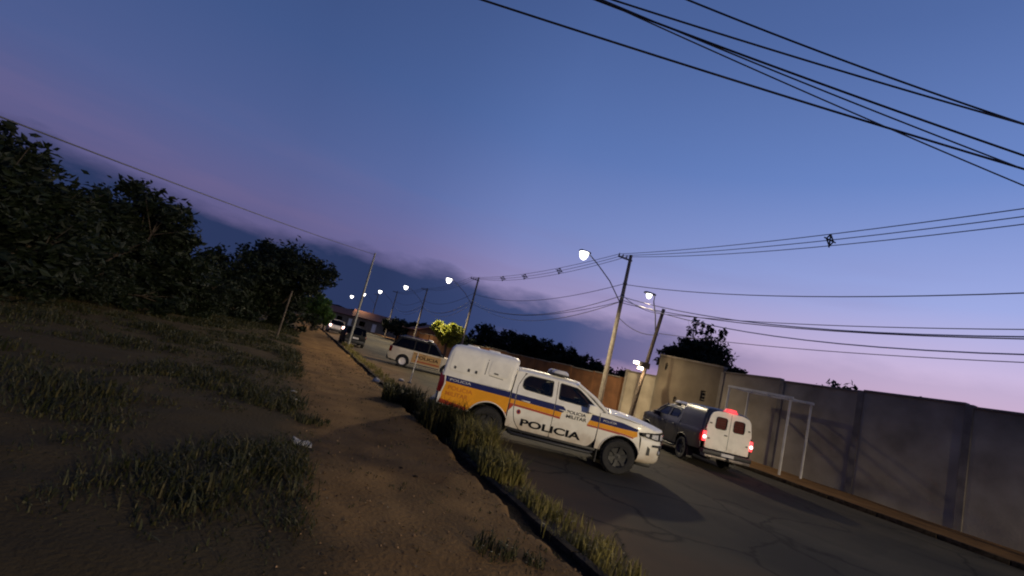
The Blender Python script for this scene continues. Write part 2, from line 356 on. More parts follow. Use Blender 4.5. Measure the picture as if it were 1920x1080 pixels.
def text_obj(name, txt, x0, x1, z0, z1, Y, side, m, parent, off=.006, bold=.0, font_shear=0.0):
    cu = bpy.data.curves.new(name, 'FONT'); cu.body = txt; cu.offset = bold; cu.align_x = 'LEFT'; cu.resolution_u = 4; cu.space_line = .95
    to = bpy.data.objects.new('tmp_text', cu); COL.objects.link(to)
    dg = bpy.context.evaluated_depsgraph_get(); me = to.evaluated_get(dg).to_mesh()
    vs = [v.co.copy() for v in me.vertices]; fs = [list(p.vertices) for p in me.polygons]
    to.evaluated_get(dg).to_mesh_clear(); bpy.data.objects.remove(to); bpy.data.curves.remove(cu)
    a, b = min(v.x for v in vs), max(v.x for v in vs); c, d = min(v.y for v in vs), max(v.y for v in vs)
    out = []
    for v in vs:
        x = x0 + (v.x - a) / (b - a) * (x1 - x0); z = z0 + (v.y - c) / (d - c) * (z1 - z0)
        out.append(Vector((x, side * (Y(x, z) + off), z)))
    return mesh(name, (out, fs), m, parent)
def rrect(x0, x1, y0, y1, z, r=.1, n=4):
    return [(x, y, z) for x, y in rpoly([(x0, y0), (x1, y0), (x1, y1), (x0, y1)], r, n)]

# ------------------------------------------------------------------ vehicles
def wheel(parent, x, y, r, w, rimmat, side, spokes=6):
    e = G(); h = w / 2
    e.lathe([(r * .60, -h * .86), (r * .70, -h), (r * .90, -h * .98), (r * .985, -h * .72), (r, -h * .3), (r, h * .3), (r * .985, h * .72), (r * .90, h * .98), (r * .70, h), (r * .60, h * .86)], 'y', 36, (0, 0, 0), False)
    o = e.build('wheel', M_rubber, parent, 40); o.location = (x, y, r)
    t = G()
    for k in range(30):                           # tread blocks standing proud of the tyre
        a = 2 * math.pi * k / 30
        for yy in (-h * .55, 0, h * .55):
            c = Vector((math.cos(a) * (r - .002), yy, math.sin(a) * (r - .002))); tn = Vector((-math.sin(a), 0, math.cos(a))) * r * .06; up = Vector((math.cos(a), 0, math.sin(a))) * .008
            q = Vector((0, h * .2, 0)); t.add([c - tn - q, c + tn - q, c + tn + q, c - tn + q, c - tn - q + up, c + tn - q + up, c + tn + q + up, c - tn + q + up],
                                            [(4, 5, 6, 7), (0, 1, 5, 4), (1, 2, 6, 5), (2, 3, 7, 6), (3, 0, 4, 7)])
    t.build('tread', M_rubber, o)['kind'] = 'stuff'
    q = G(); s = side
    q.lathe([(r * .61, s * h * .86), (r * .585, s * h * .90), (r * .55, s * h * .62), (r * .50, s * h * .50), (r * .18, s * h * .44), (r * .17, s * h * .66), (.012, s * h * .70)], 'y', 30, (0, 0, 0), False)
    for k in range(spokes):
        a = 2 * math.pi * k / spokes + .3; ca, sa = math.cos(a), math.sin(a)
        pr = []
        for rad, wd, dep in ((r * .15, .035, .66), (r * .36, .028, .70), (r * .565, .038, .80)):
            pr.append([(ca * rad - sa * wd, s * h * dep, sa * rad + ca * wd), (ca * rad + sa * wd, s * h * dep, sa * rad - ca * wd), (ca * rad + sa * wd, s * h * (dep - .22), sa * rad - ca * wd), (ca * rad - sa * wd, s * h * (dep - .22), sa * rad + ca * wd)])
        q.loft(pr)
    q.build('rim', rimmat, o, 35)
    return o

def Yp(x, z):                                     # half width of the pickup body
    y = .925
    if z < .72: y -= (.72 - z) * .07
    if z > 1.0: y -= min(z - 1.0, .2) ** 2 * .6
    if z > 1.2: y -= (z - 1.2) * .335
    if x > 1.62: y -= .225 * (x - 1.62) ** 2
    if x < -2.4: y -= .25 * (x + 2.4) ** 2
    return y
XN = lambda y: 2.68 - .36 * abs(y / .80) ** 2.8   # nose in plan
def nose_path(n=14, x0=1.98):                     # half path: from the wheel arch round to the middle of the nose
    pts = []
    for i in range(5): x = x0 + (2.28 - x0) * i / 4; pts.append(Vector((x, Yp(x, .8))))
    ye = .80
    for i in range(1, n + 1):
        y = ye * (1 - i / n) ** 1.1; pts.append(Vector((XN(y), y)))
    return pts
def nose_at(path, t):
    k = t * (len(path) - 1); i = min(int(k), len(path) - 2); return path[i].lerp(path[i + 1], k - i)
def Ycan(x, z):                                   # canopy side
    y = .895 - .10 * max(0, z - 1.22) - .42 * max(0, z - 1.55) ** 1.6
    return y

def make_pickup(name, label, loc, heading, paint, canopy, rimmat, livery, loaded=False):
    t = thing(name, label, 'pickup', loc, R(90) - heading)
    FX, RX, WR = 1.54, -1.54, .388
    core = G(); core.box(-2.66, 2.28, -.60, .60, .40, .92, .03); core.box(-1.10, 1.15, -.84, .84, .42, .70, .02); core.box(.80, 1.25, -.70, .70, .70, 1.22, .03)
    core.box(-2.62, 2.0, -.50, -.38, .30, .42); core.box(-2.62, 2.0, .38, .50, .30, .42)
    core.tube([(FX, -.70, WR), (FX, .70, WR)], .05); core.tube([(RX, -.70, WR), (RX, .70, WR)], .06)
    core.lathe([(.02, -.14), (.13, -.09), (.16, 0), (.13, .09), (.02, .14)], 'y', 14, (RX, .05, WR))
    core.build('chassis', M_under, t)
    for sx in (FX, RX):
        for sd in (-1, 1): wheel(t, sx, sd * .785, WR, .265, rimmat, sd)
    for sd in (-1, 1):
        # --- sheet metal, one sheet for each panel, with real gaps between them
        fender = [(.965, .46, .02), (1.085, .46, .01)] + arc(FX, .40, .475, 172, 22) + [(1.975, .66, .01), (1.935, .93, .01), (1.885, 1.035, .02), (2.32, 1.090, .01), (2.33, 1.112, .02), (1.86, 1.205, .05), (1.16, 1.262, .03), (.965, 1.262, .02)]
        panel('fender', rpoly(fender), [], Yp, sd, paint, t)
        fl = G(); fl.tube([Vector((FX + .478 * math.cos(R(a)), sd * (Yp(FX + .478 * math.cos(R(a)), .4 + .478 * math.sin(R(a))) + .004), .40 + .478 * math.sin(R(a)))) for a in range(20, 174, 8)], .014, 6)
        fl.build('arch_lip', M_plastic if not livery else paint, t, 60)
        fdoor = rpoly([(-.085, .455, .03), (.80, .455, .06), (.94, .62, .08), (.952, 1.255, .03), (1.03, 1.275, .02), (.395, 1.712, .10), (-.10, 1.735, .03), (-.085, 1.25, .01)])
        fwin = rpoly([(-.035, 1.318, .03), (.86, 1.292, .04), (.80, 1.365, .05), (.385, 1.648, .08), (-.045, 1.675, .04)])
        fd = panel('front_door', fdoor, [fwin], Yp, sd, paint, t)
        panel('window', fwin, [], lambda x, z: Yp(x, z) - .014, sd, M_glass, fd, 0)
        rdoor = rpoly([(-1.0, .90, .10), (-.93, .62, .10), (-.78, .455, .05), (-.10, .455, .03), (-.10, 1.25, .01), (-.115, 1.735, .03), (-.86, 1.725, .10), (-1.0, 1.40, .05)])
        rwin = rpoly([(-.90, 1.40, .07), (-.84, 1.352, .04), (-.20, 1.325, .03), (-.215, 1.672, .03), (-.80, 1.668, .10), (-.90, 1.55, .06)])
        rd = panel('rear_door', rdoor, [rwin], Yp, sd, paint, t)
        panel('window', rwin, [], lambda x, z: Yp(x, z) - .014, sd, M_glass, rd, 0)
        gk = G(); gk.tube([Vector((x, sd * (Yp(x, z) + .0), z)) for x, z in rwin + rwin[:1]], .012, 5, False); gk.build('seal', M_plastic, rd, 60)
        gk = G(); gk.tube([Vector((x, sd * (Yp(x, z) + .0), z)) for x, z in fwin + fwin[:1]], .012, 5, False); gk.build('seal', M_plastic, fd, 60)
        for q, hx in ((fd, .02), (rd, -.86)):
            hg = G(); hg.tube([(hx, sd * (Yp(hx, 1.10) - .002), 1.10), (hx + .02, sd * (Yp(hx, 1.10) + .032), 1.10), (hx + .17, sd * (Yp(hx, 1.10) + .032), 1.095), (hx + .19, sd * (Yp(hx, 1.10) - .002), 1.095)], .014, 6)
            hg.build('handle', paint, q, 50)
        panel('cab_corner', rpoly([(-1.105, .47, .02), (-.80, .455, .0), (-.945, .62, .08), (-1.015, .90, .08), (-1.015, 1.40, .05), (-.875, 1.728, .08), (-1.08, 1.715, .05), (-1.115, 1.25, .02)]), [], Yp, sd, paint, t)
        sill = G(); sill.box(-1.06, 1.0, min(sd * .84, sd * .895), max(sd * .84, sd * .895), .395, .452, .012); sill.build('sill', M_plastic, t, 40)
        stp = G(); stp.tube([(-1.0, sd * .86, .36), (-.92, sd * .955, .345), (.86, sd * .955, .345), (.94, sd * .86, .36)], .036, 8)
        for bx in (-.7, 0, .6): stp.tube([(bx, sd * .60, .41), (bx, sd * .94, .35)], .018, 6)
        stp.build('side_step', M_plastic, t, 50)
        bed = [(-2.735, .60, .05), (-2.05, .56, .02)] + arc(RX, .40, .485, 158, 9) + [(-1.045, .47, .01), (-1.13, .475, .02), (-1.135, 1.218, .02), (-2.70, 1.235, .02), (-2.735, 1.235, .02)]
        bed = [(-2.735, .60, .05), (-2.04, .56, .01)] + arc(RX, .40, .485, 160, 8) + [(-1.045, .47, 0)][:0] + [(-1.06, .468, .0), (-1.128, .47, .0)][:0] + [(-1.135, .75, .0), (-1.135, 1.218, .02), (-2.735, 1.235, .02)]
        low = [p for p in arc(RX, .40, .485, 160, 33)]
        bed = [(-2.735, .60, .05), (-2.04, .56, .01)] + low + [(-1.135, .70, 0), (-1.135, 1.218, .02), (-2.735, 1.235, .02)]
        bp = panel('bed_side', rpoly(bed), [], Yp, sd, paint, t)
        panel('bed_front_corner', rpoly([(-1.125, .47, .01), (-1.115, .47, .0), (-1.12, .69, .0), (-1.135, .695, .0), (-1.15, .66, 0), (-1.09, .47, 0)][:0] or [(-1.118, .48, .01), (-1.065, .48, .0), (-1.118, .64, .0)], 0), [], Yp, sd, paint, t) if False else None
        gl = G(); gl.tube([Vector((RX + .488 * math.cos(R(a)), sd * (Yp(RX, .4 + .488 * math.sin(R(a))) + .004), .40 + .488 * math.sin(R(a)))) for a in range(30, 164, 8)], .015, 6)
        gl.build('arch_lip', M_plastic if not livery else paint, t, 60)
        tl = panel('tail_lamp', rpoly([(-2.795, .86, .02), (-2.70, .84, .03), (-2.655, 1.05, .06), (-2.70, 1.262, .02), (-2.795, 1.262, .02)]), [], lambda x, z: Yp(x, z), sd, M_tail, t, .07, .010)
        for ax, nm in ((1.04, FX), (-2.02, RX)):
            mf = G(); mf.box(ax - .012, ax + .012, min(sd * .68, sd * .90), max(sd * .68, sd * .90), .17, .46); mf.build('mud_flap', M_plastic, t)
        pil = G(); A = Vector((1.13, sd * .845, 1.265)); B = Vector((.37, sd * .715, 1.735)); cmid = (A + B) / 2 + Vector((.03, 0, .025))
        pil.tube([A, cmid, B], [.045, .042, .042], 8); pil.build('pillar', paint, t, 60)
        mir = G(); mir.loft([[(.70 + a * .055, sd * (.98 + .11 * b), 1.285 + c * .085) for a, b, c in ((-1, -1, -1), (-1, 1, -.9), (-1, 1, .9), (-1, -1, 1))],
                             [(.80 + a * .0, sd * (.98 + .11 * b), 1.285 + c * .095) for a, b, c in ((0, -1, -1), (0, 1, -.9), (0, 1, .9), (0, -1, 1))],
                             [(.86, sd * (.98 + .07 * b), 1.285 + c * .06) for b, c in ((-1, -1), (1, -.9), (1, .9), (-1, 1))]])
        mir.tube([(.80, sd * .80, 1.25), (.80, sd * .92, 1.26)], .025, 6); mir.build('wing_mirror', paint, t, 40)
        # headlamp wrapped round the corner
        pth = nose_path()
        def hl(u, v, inset=0.0):
            p = nose_at(pth, -.0 + u * .62); base_x = Vector((p.x - inset, p.y))
            zt = 1.035 + .070 * min(1, u * 1.7) + .005 * u; zb = .995 - .095 * min(1, u * 2.2) + .02 * u
            return (base_x.x, sd * (base_x.y - inset * .5 + .004), zb + (zt - zb) * v)
        hd = G(); hd.grid(lambda u, v: hl(u, v), 16, 3); hlm = hd.build('headlamp', M_headdark, t, 50)
        for u0, u1 in ((.10, .20), (.28, .46), (.56, .72), (.80, .92)):
            lg = G(); lg.grid(lambda u, v: (lambda q: (q[0] + .010, q[1] + sd * .006, q[2]))(hl(u0 + (u1 - u0) * u, .16 + .66 * v)), 4, 2); lg.build('lens', M_headlens, hlm, 50)
    # --- nose
    half = nose_path(); full = [Vector((p.x, p.y)) for p in half] + [Vector((p.x, -p.y)) for p in reversed(half[:-1])]
    bm_ = G(); prof = [(.37, .13), (.40, .05), (.47, .015), (.60, .0), (.74, -.012), (.86, -.005), (.93, .012), (.955, .05)]
    nf = len(full) - 1
    def bmp(u, v):
        k = u * nf; i = min(int(k), nf - 1); p = full[i].lerp(full[i + 1], k - i)
        kk = v * (len(prof) - 1); j = min(int(kk), len(prof) - 2); z = prof[j][0] + (prof[j + 1][0] - prof[j][0]) * (kk - j); ins = prof[j][1] + (prof[j + 1][1] - prof[j][1]) * (kk - j)
        c = Vector((1.4, 0)); dirv = (p - c); dirv = dirv.normalized() if dirv.length else dirv
        q = p - dirv * ins
        return (q.x, q.y, z)
    bm_.grid(bmp, nf * 2, 10); bpo = bm_.build('front_bumper', paint, t, 50)
    gr = G(); gr.grid(lambda u, v: (XN((u - .5) * 1.16) + .014 - .02 * v, (u - .5) * 1.16, .83 + .255 * v), 14, 4); grl = gr.build('grille', M_plastic, t, 40)
    for k in range(4):
        bz = .855 + k * .062; br = G(); br.tube([(XN(y) + .020 - .03 * (k + 1) / 5, y, bz) for y in (-.56, -.42, -.21, 0, .21, .42, .56)], .013, 6); br.build('grille_bar', M_chrome if k in (0, 3) else M_plastic, grl, 60)
    lo = G(); lo.grid(lambda u, v: (XN((u - .5) * 1.0) + .013, (u - .5) * 1.0, .50 + .13 * v), 10, 2); lo.build('lower_intake', M_plastic, bpo, 40)
    for sd in (-1, 1):
        fg = G(); fg.grid(lambda u, v: (lambda p: (p.x + .004, sd * (p.y + .014), .575 + (.20 - .05 * u) * v))(nose_at(half, .13 + .055 * u)), 3, 3); fgo = fg.build('fog_lamp_recess', M_plastic, bpo, 40)
        fg = G(); fg.grid(lambda u, v: (lambda p: (p.x + .020, sd * (p.y + .016), .775 + .05 * v))(nose_at(half, .20 + .34 * u)), 8, 2); fg.build('bumper_groove', M_plastic, bpo, 40)
        fg = G(); fg.grid(lambda u, v: (lambda p: (p.x + .020, sd * (p.y + .016), .60 + .172 * v))(nose_at(half, .36 + .10 * u)), 3, 2); fg.build('bumper_vent', M_plastic, bpo, 40)
        fl = G(); fl.lathe([(.045, 0), (.04, .02), (.005, .026)], 'x', 14, (XN(.66) + .02, sd * .665, .66)); fl.build('fog_lamp', M_headlens, fgo, 40)
    pl = G(); pl.box(XN(0) + .018, XN(0) + .028, -.20, .20, .64, .77); pl.build('number_plate', M_lbwhite, bpo)
    sk = G(); sk.box(2.05, 2.42, -.55, .55, .27, .39, .03); sk.build('skid_plate', M_plastic, t, 40)
    # --- bonnet, windscreen, roof
    def bonnet(u, v):
        w = (v - .5) * 2; x0 = 1.15 + .12 * (1 - w * w)
        ym = .86
        yb = w * .875
        xf = XN(yb * .94) - .035
        x = x0 + (xf - x0) * u; y = yb * (1 - .085 * u ** 2)
        lim = Yp(min(x, 2.42), 1.15) - .012; y = max(-lim, min(lim, y))
        z = 1.275 - .035 * u - .125 * u ** 3 + (.058 * (1 - abs(w) ** 2.4)) * (1 - .55 * u) + (.012 if .30 < abs(w) < .62 else 0)
        return (x, y, z)
    hb = G(); hb.grid(bonnet, 18, 26); hb.grid(lambda u, v: (lambda p: (p[0] + .012 * math.sin(u * 3.1), p[1], p[2] - .045 * u))(bonnet(1, v)), 3, 26)
    hbo = hb.build('bonnet', paint, t, 30); mo = hbo.modifiers.new('thick', 'SOLIDIFY'); mo.thickness = .012; mo.offset = -1
    def ws(u, v, off=0.0):
        w = (v - .5) * 2; b = Vector((1.16 + .11 * (1 - w * w), w * .80, 1.285 + .012 * (1 - w * w))); c = Vector((.40 + .07 * (1 - w * w), w * .675, 1.735 + .022 * (1 - w * w)))
        p = b.lerp(c, u); p.x += .035 * math.sin(u * math.pi) + off; p.z += .03 * math.sin(u * math.pi); return p
    wsg = G(); wsg.grid(lambda u, v: ws(u, v), 8, 14); wso = wsg.build('windscreen', M_wglass, t, 60)
    cowl = G(); cowl.grid(lambda u, v: ws(0, v) + Vector((.02 - .08 * (1 - u), 0, -.004 - .03 * u)), 2, 14); cowl.build('cowl', M_plastic, t, 60)
    for y0 in (-.05, .55):
        wp = G(); wp.tube([ws(.0, .5 + y0 / 1.6, .02), ws(.10, .5 + (y0 - .33) / 1.6, .012)], .009, 5); wp.build('wiper', M_plastic, wso)
    def roof(u, v):
        w = (v - .5) * 2; x = .40 + .07 * (1 - w * w) - u * (1.49 + .07 * (1 - w * w))
        e_ = abs(w) ** 5
        return (x, w * (.735 - .0 * e_), 1.748 + .062 * (1 - abs(w) ** 3.2) - .03 * e_ - .03 * max(0, u - .8) * 5 * .4 - .016 * (1 - u) ** 6)
    rf = G(); rf.grid(roof, 14, 20); rfo = rf.build('roof', paint, t, 40); mo = rfo.modifiers.new('thick', 'SOLIDIFY'); mo.thickness = .014; mo.offset = -1
    for w in (.13, .87):
        rr = G(); rr.tube([Vector(roof(u, w)) + Vector((0, 0, .012)) for u in (.05, .3, .6, .95)], .014, 5); rr.build('roof_rib', paint, rfo, 60)
    bk = G(); bk.box(-1.112, -1.085, -.72, .72, .70, 1.72); bk.build('cab_rear_wall', paint, t)
    for sx, sy in ((.10, -.38), (.10, .38)):
        st = G(); st.box(sx - .25, sx + .27, sy - .25, sy + .25, .70, .88, .05); st.loft([rrect(sx - .36, sx - .18, sy - .25, sy + .25, .84, .05), rrect(sx - .42, sx - .27, sy - .22, sy + .22, 1.36, .05)]); st.box(sx - .44, sx - .33, sy - .12, sy + .12, 1.38, 1.56, .04)
        st.build('seat', M_seat, t, 40)
    rs = G(); rs.box(-1.0, -.55, -.66, .66, .68, .86, .05); rs.box(-1.07, -.93, -.66, .66, .84, 1.38, .05); rs.build('rear_bench', M_seat, t, 40)
    sw = G(); sw.tube([(.62 + .10 * math.sin(a / 16 * 2 * math.pi) * .4, .38 + .18 * math.cos(a / 16 * 2 * math.pi), 1.14 + .18 * math.sin(a / 16 * 2 * math.pi)) for a in range(17)], .016, 5, False); sw.build('steering_wheel', M_plastic, t, 60)
    db = G(); db.box(.72, 1.18, -.74, .74, .95, 1.24, .06); db.build('dashboard', M_seat, t, 40)
    # --- tail
    tg = G(); tg.box(-2.80, -2.76, -.80, .80, .66, 1.225, .015); tgo = tg.build('tailgate', paint, t, 40)
    hn = G(); hn.box(-2.815, -2.80, -.12, .12, 1.08, 1.16, .006); hn.build('handle', M_plastic, tgo)
    rb = G(); rb.box(-2.94, -2.70, -.86, .86, .50, .64, .03); rb.build('rear_bumper', M_plastic, t, 40)
    th = G(); th.box(-3.0, -2.6, -.05, .05, .42, .49, .01); th.tube([(-2.99, 0, .49), (-2.99, 0, .54)], .018, 8); th.build('tow_bar', M_under, t)
    # --- canopy
    secs = [rrect(-2.765, -1.145, -.90, .90, 1.232, .07), rrect(-2.755, -1.135, -.893, .893, 1.27, .08), rrect(-2.745, -1.12, -.862, .862, 1.55, .10), rrect(-2.725, -1.095, -.815, .815, 1.76, .12),
            rrect(-2.695, -1.075, -.765, .765, 1.88, .13), rrect(-2.65, -1.085, -.70, .70, 1.945, .13), rrect(-2.55, -1.15, -.58, .58, 1.985, .13), rrect(-2.30, -1.35, -.30, .30, 2.002, .12)]
    cg = G(); cg.loft(secs); cno = cg.build('canopy', canopy, t, 40)
    def ycan(z):
        for a, b in zip(secs, secs[1:]):
            if a[0][2] <= z <= b[0][2]:
                k = (z - a[0][2]) / (b[0][2] - a[0][2]); return max(p[1] for p in a) * (1 - k) + max(p[1] for p in b) * k
        return .86
    YC = lambda x, z: ycan(z)
    if livery:
        for sd in (-1, 1):
            for nm, pg in (('seam', [(-1.822, 1.45), (-1.808, 1.45), (-1.785, 1.80), (-1.80, 1.80)]), ('seam', [(-1.72, 1.448), (-1.38, 1.425), (-1.38, 1.437), (-1.72, 1.46)]),
                           ('latch', [(-2.535, 1.43), (-2.49, 1.42), (-2.48, 1.475), (-2.53, 1.49)]), ('latch', [(-2.215, 1.42), (-2.165, 1.42), (-2.165, 1.49), (-2.215, 1.49)]),
                           ('latch', [(-2.04, 1.42), (-1.99, 1.42), (-1.99, 1.485), (-2.04, 1.485)]), ('latch', [(-1.61, 1.51), (-1.51, 1.505), (-1.51, 1.535), (-1.61, 1.54)])):
                panel(nm, pg, [], YC, sd, M_plastic, cno, .012 if nm == 'latch' else .004, .022 if nm == 'latch' else .003)
        for sd in (-1, 1):
            panel('hatch', rpoly([(-2.64, 1.375), (-1.90, 1.365), (-1.87, 1.815), (-2.60, 1.83)], .09), [], YC, sd, canopy, cno, .03, .012)
            panel('hatch', rpoly([(-1.74, 1.475), (-1.27, 1.465), (-1.25, 1.80), (-1.71, 1.81)], .07), [], YC, sd, canopy, cno, .03, .012)
        for cx in (-2.25, -1.72):
            vt = G(); vt.loft([rrect(cx - .16, cx + .16, -.42, .42, 1.985, .06), rrect(cx - .13, cx + .13, -.38, .38, 2.03, .06)]); vt.build('roof_vent', canopy, cno, 40)
        gd = G(); gd.tube([(-1.105, sd_ * .74, 1.90) for sd_ in (-1, 1)], .02, 6); gd.build('front_rim', canopy, cno, 60)
    # --- light bar
    lb = G(); lb.box(-.27, .12, -.60, .60, 1.822, 1.872, .01); lb.box(-.14, -.02, -.50, -.44, 1.80, 1.83); lb.box(-.14, -.02, .44, .50, 1.80, 1.83)
    lbo = lb.build('light_bar', M_plastic, t, 40)
    for y0, y1, mm in ((-.60, -.22, M_lbwhite), (-.21, .21, M_plastic), (.22, .60, M_lbwhite)):
        q = G(); q.loft([rrect(-.27, .12, y0, y1, 1.872, .06), rrect(-.26, .11, y0 + .01, y1 - .01, 1.915, .07), rrect(-.20, .05, y0 + .03, y1 - .03, 1.955, .07)]); q.build('lens', mm, lbo, 40)
    an = G(); an.tube([(.30, .35, 1.79), (.18, .35, 2.0)], [.008, .004], 5); an.build('antenna', M_plastic, t)
    # --- livery
    if livery:
        for sd in (-1, 1):
            o = .0045
            dec = lambda nm, pg, m_, k=0: panel(nm, pg, [], Yp, sd, m_, t, 0, o + k * .002)
            yb = [(-2.665, .70, 0)] + [(-2.04, .60, 0)] + arc(RX, .40, .50, 158, 36) + [(-1.138, .735, 0), (-1.138, 1.085, 0), (-2.64, 1.105, 0), (-2.625, 1.05, 0), (-2.665, .86, 0)]
            dec('yellow_stripe', yb, M_yellow)
            dec('red_stripe', [(-2.70, .615), (-2.06, .575), (-2.035, .64), (-2.665, .71)], M_red, 1)
            dec('red_stripe', [(-1.138, .735), (-1.138, .775), (-1.20, .73), (-1.175, .69)], M_red, 1)
            dec('blue_stripe', [(-2.64, 1.105), (-1.138, 1.085), (-1.138, 1.212), (-2.655, 1.228)], M_blue)
            dec('blue_stripe', [(-1.112, 1.082), (-1.018, 1.080), (-1.018, 1.208), (-1.112, 1.210)], M_blue)
            dec('yellow_stripe', [(-1.112, .985), (-1.018, .985), (-1.018, 1.078), (-1.112, 1.080)], M_yellow)
            dec('red_stripe', [(-1.112, .80), (-1.018, .945), (-1.018, .983), (-1.112, .983)], M_red)
            dec('blue_stripe', [(-.996, 1.080), (-.102, 1.058), (-.102, 1.192), (-.996, 1.207)], M_blue)
            dec('yellow_stripe', [(-.996, .985), (-.102, .950), (-.102, 1.056), (-.996, 1.078)], M_yellow)
            dec('red_stripe', [(-.996, .940), (-.102, .905), (-.102, .948), (-.996, .983)], M_red)
            dec('blue_stripe', [(-.083, 1.056), (.10, 1.050), (.17, 1.120), (.10, 1.188), (-.083, 1.191)], M_blue)
            dec('yellow_stripe', [(-.083, .950), (.075, .942), (.085, 1.048), (-.083, 1.054)], M_yellow)
            dec('red_stripe', [(-.083, .905), (.070, .897), (.074, .940), (-.083, .948)], M_red)
            dec('blue_stripe', [(.75, 1.035), (.948, 1.032), (.948, 1.168), (.78, 1.172)], M_blue)
            dec('yellow_stripe', [(.70, .935), (.948, .935), (.948, 1.030), (.745, 1.033)], M_yellow)
            dec('red_stripe', [(.705, .895), (.948, .895), (.948, .933), (.70, .933)], M_red)
            dec('blue_stripe', [(.970, 1.032), (1.50, 1.022), (1.86, 1.030), (1.875, 1.085), (1.50, 1.150), (.970, 1.166)], M_blue)
            dec('yellow_stripe', [(.970, .935), (1.25, .930), (1.55, .925), (1.80, .890), (1.88, .93), (1.86, 1.028), (1.50, 1.020), (.970, 1.030)], M_yellow)
            dec('red_stripe', [(.970, .895), (1.22, .885), (1.40, .882), (1.62, .880), (1.78, .858), (1.80, .888), (1.55, .923), (1.25, .928), (.970, .933)], M_red)
        s_ = -1
        text_obj('lettering', 'POLICIA', -.78, .62, .545, .705, Yp, s_, M_black, t, .007, .034)
        text_obj('lettering', 'POLICIA', .20, .64, 1.065, 1.135, Yp, s_, M_black, t, .008, .012)
        text_obj('lettering', 'MILITAR', .20, .67, .965, 1.040, Yp, s_, M_black, t, .008, .012)
        text_obj('lettering', 'POLICIA', -2.55, -1.98, .945, 1.035, Yp, s_, M_orange, t, .009, .012)
        text_obj('lettering', 'MILITAR', -2.58, -2.06, .81, .90, Yp, s_, M_orange, t, .009, .012)
        text_obj('lettering', 'POLICIA', -2.55, -2.06, 1.14, 1.195, Yp, s_, M_lbwhite, t, .009, .01)
        text_obj('lettering', 'POLICIA', 1.05, 1.36, 1.075, 1.12, Yp, s_, M_lbwhite, t, .009, .01)
        em = [( -.87 + .05 * math.cos(a * math.pi / 6), .835 + .055 * math.sin(a * math.pi / 6)) for a in range(12)]
        panel('emblem', em, [], Yp, s_, M_red, t, 0, .006)
        panel('emblem_core', [(x * .5 - .87 * .5, z * .5 + .835 * .5) for x, z in em], [], Yp, s_, M_blue, t, 0, .009)
    return t, cno, rb

# ------------------------------------------------------------------ the ground
def heightfield(Ls, Ss, zf):
    V = [P(L, s, zf(L, s)) for s in Ss for L in Ls]; n = len(Ls)
    return V, [(i * n + j, i * n + j + 1, (i + 1) * n + j + 1, (i + 1) * n + j) for i in range(len(Ss) - 1) for j in range(n - 1)]
def steps(a, b, st, grow=1.0):
    out = [a]
    while out[-1] < b: out.append(out[-1] + st); st *= grow
    return out
gr = G(); gr.add([(-900, -300, -.06), (900, -300, -.06), (900, 1500, -.06), (-900, 1500, -.06)], [(0, 1, 2, 3)])
tag(gr.build('ground', M_earth), kind='structure')
nv = lambda L, s, f, k: noise.noise(Vector((L * f, s * f, k)))
def z_path(L, s):
    z = .16 + .040 * nv(L, s, .45, 1.0) - .020 * max(0, 1 - abs(L - 1.75 - .2 * nv(0, s, .3, 7.0)) / .25) + .026 * nv(L, s, 1.3, 2.0) + .010 * nv(L, s, 3.7, 3.0)
    if L < .7: z += .05 * min(1, (.7 - L)) + .05 * nv(L, s, 1.7, 4.0) * min(1, .7 - L)
    e_ = 3.06 + .13 * nv(0, s, .9, 5.0) + .09 * nv(0, s, 2.9, 6.0) + .04 * nv(0, s, 7.0, 6.5)
    if L > e_ - .03: z -= min(.17, (L - e_ + .03) * 2.2)
    return z
Ls = [-30, -20, -14, -10, -7, -5, -4] + [-3 + .2 * i for i in range(15)] + [.1 + .1 * i for i in range(27)] + [2.78 + .05 * i for i in range(12)]
Ss = [-40, -25, -15, -8, -4] + steps(-2, 24, .11) + steps(24.3, 320, .3, 1.06)
o = mesh('dirt_pavement', heightfield(Ls, Ss, z_path), M_dirt, None, 180); tag(o, kind='structure')
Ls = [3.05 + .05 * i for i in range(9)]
o = mesh('soil_shade_strip', heightfield(Ls, steps(-10, 60, .15), lambda L, s: .045 + .03 * nv(L, s, 2.2, 9.0) - .03 * math.cos((L - 3.25) * 9)), M_shadesoil, None, 180); tag(o, kind='structure')  # sunken soil strip, coloured dark for the weed shade along the kerb
Ls = steps(3.50, 17.4, .6); Ss = steps(-40, 60, .6) + steps(62, 320, 4, 1.1)
o = mesh('road', heightfield(Ls, Ss, lambda L, s: .06 * (1 - ((L - 10.4) / 7) ** 2) * .5 + .008 * nv(L, s, .5, 11)), M_asphalt, None, 180); tag(o, kind='structure')
ZR = lambda L: .03 * (1 - ((L - 10.4) / 7) ** 2)
# kerbs made of stones
def kerb(name, L0, L1, s0, s1, ln, z, jitter, label):
    root = bpy.data.objects.new(name, None); COL.objects.link(root); root['kind'] = 'structure'; root['label'] = label
    base_g = G(); base_g.box(-ln / 2 + .012, ln / 2 - .012, -(L1 - L0) / 2, (L1 - L0) / 2, -.12, z, .014)
    me = None; s = s0
    while s < s1:
        if me is None: ob = base_g.build('kerb_stone', M_kerb, root, 40); me = ob.data
        else: ob = link(bpy.data.objects.new('kerb_stone', me), root)
        ob.location = P((L0 + L1) / 2 + rnd.uniform(-jitter, jitter), s + ln / 2, rnd.uniform(-jitter, jitter) * .8)
        ob.rotation_euler = (rnd.uniform(-.02, .02), rnd.uniform(-.012, .012), ROAD_ROT + rnd.uniform(-.012, .012)); s += ln
    return root
kerb('kerb', 3.40, 3.53, -8, 52, .9, .085, .02, 'stained, shade-darkened kerb stones along the dirt pavement')
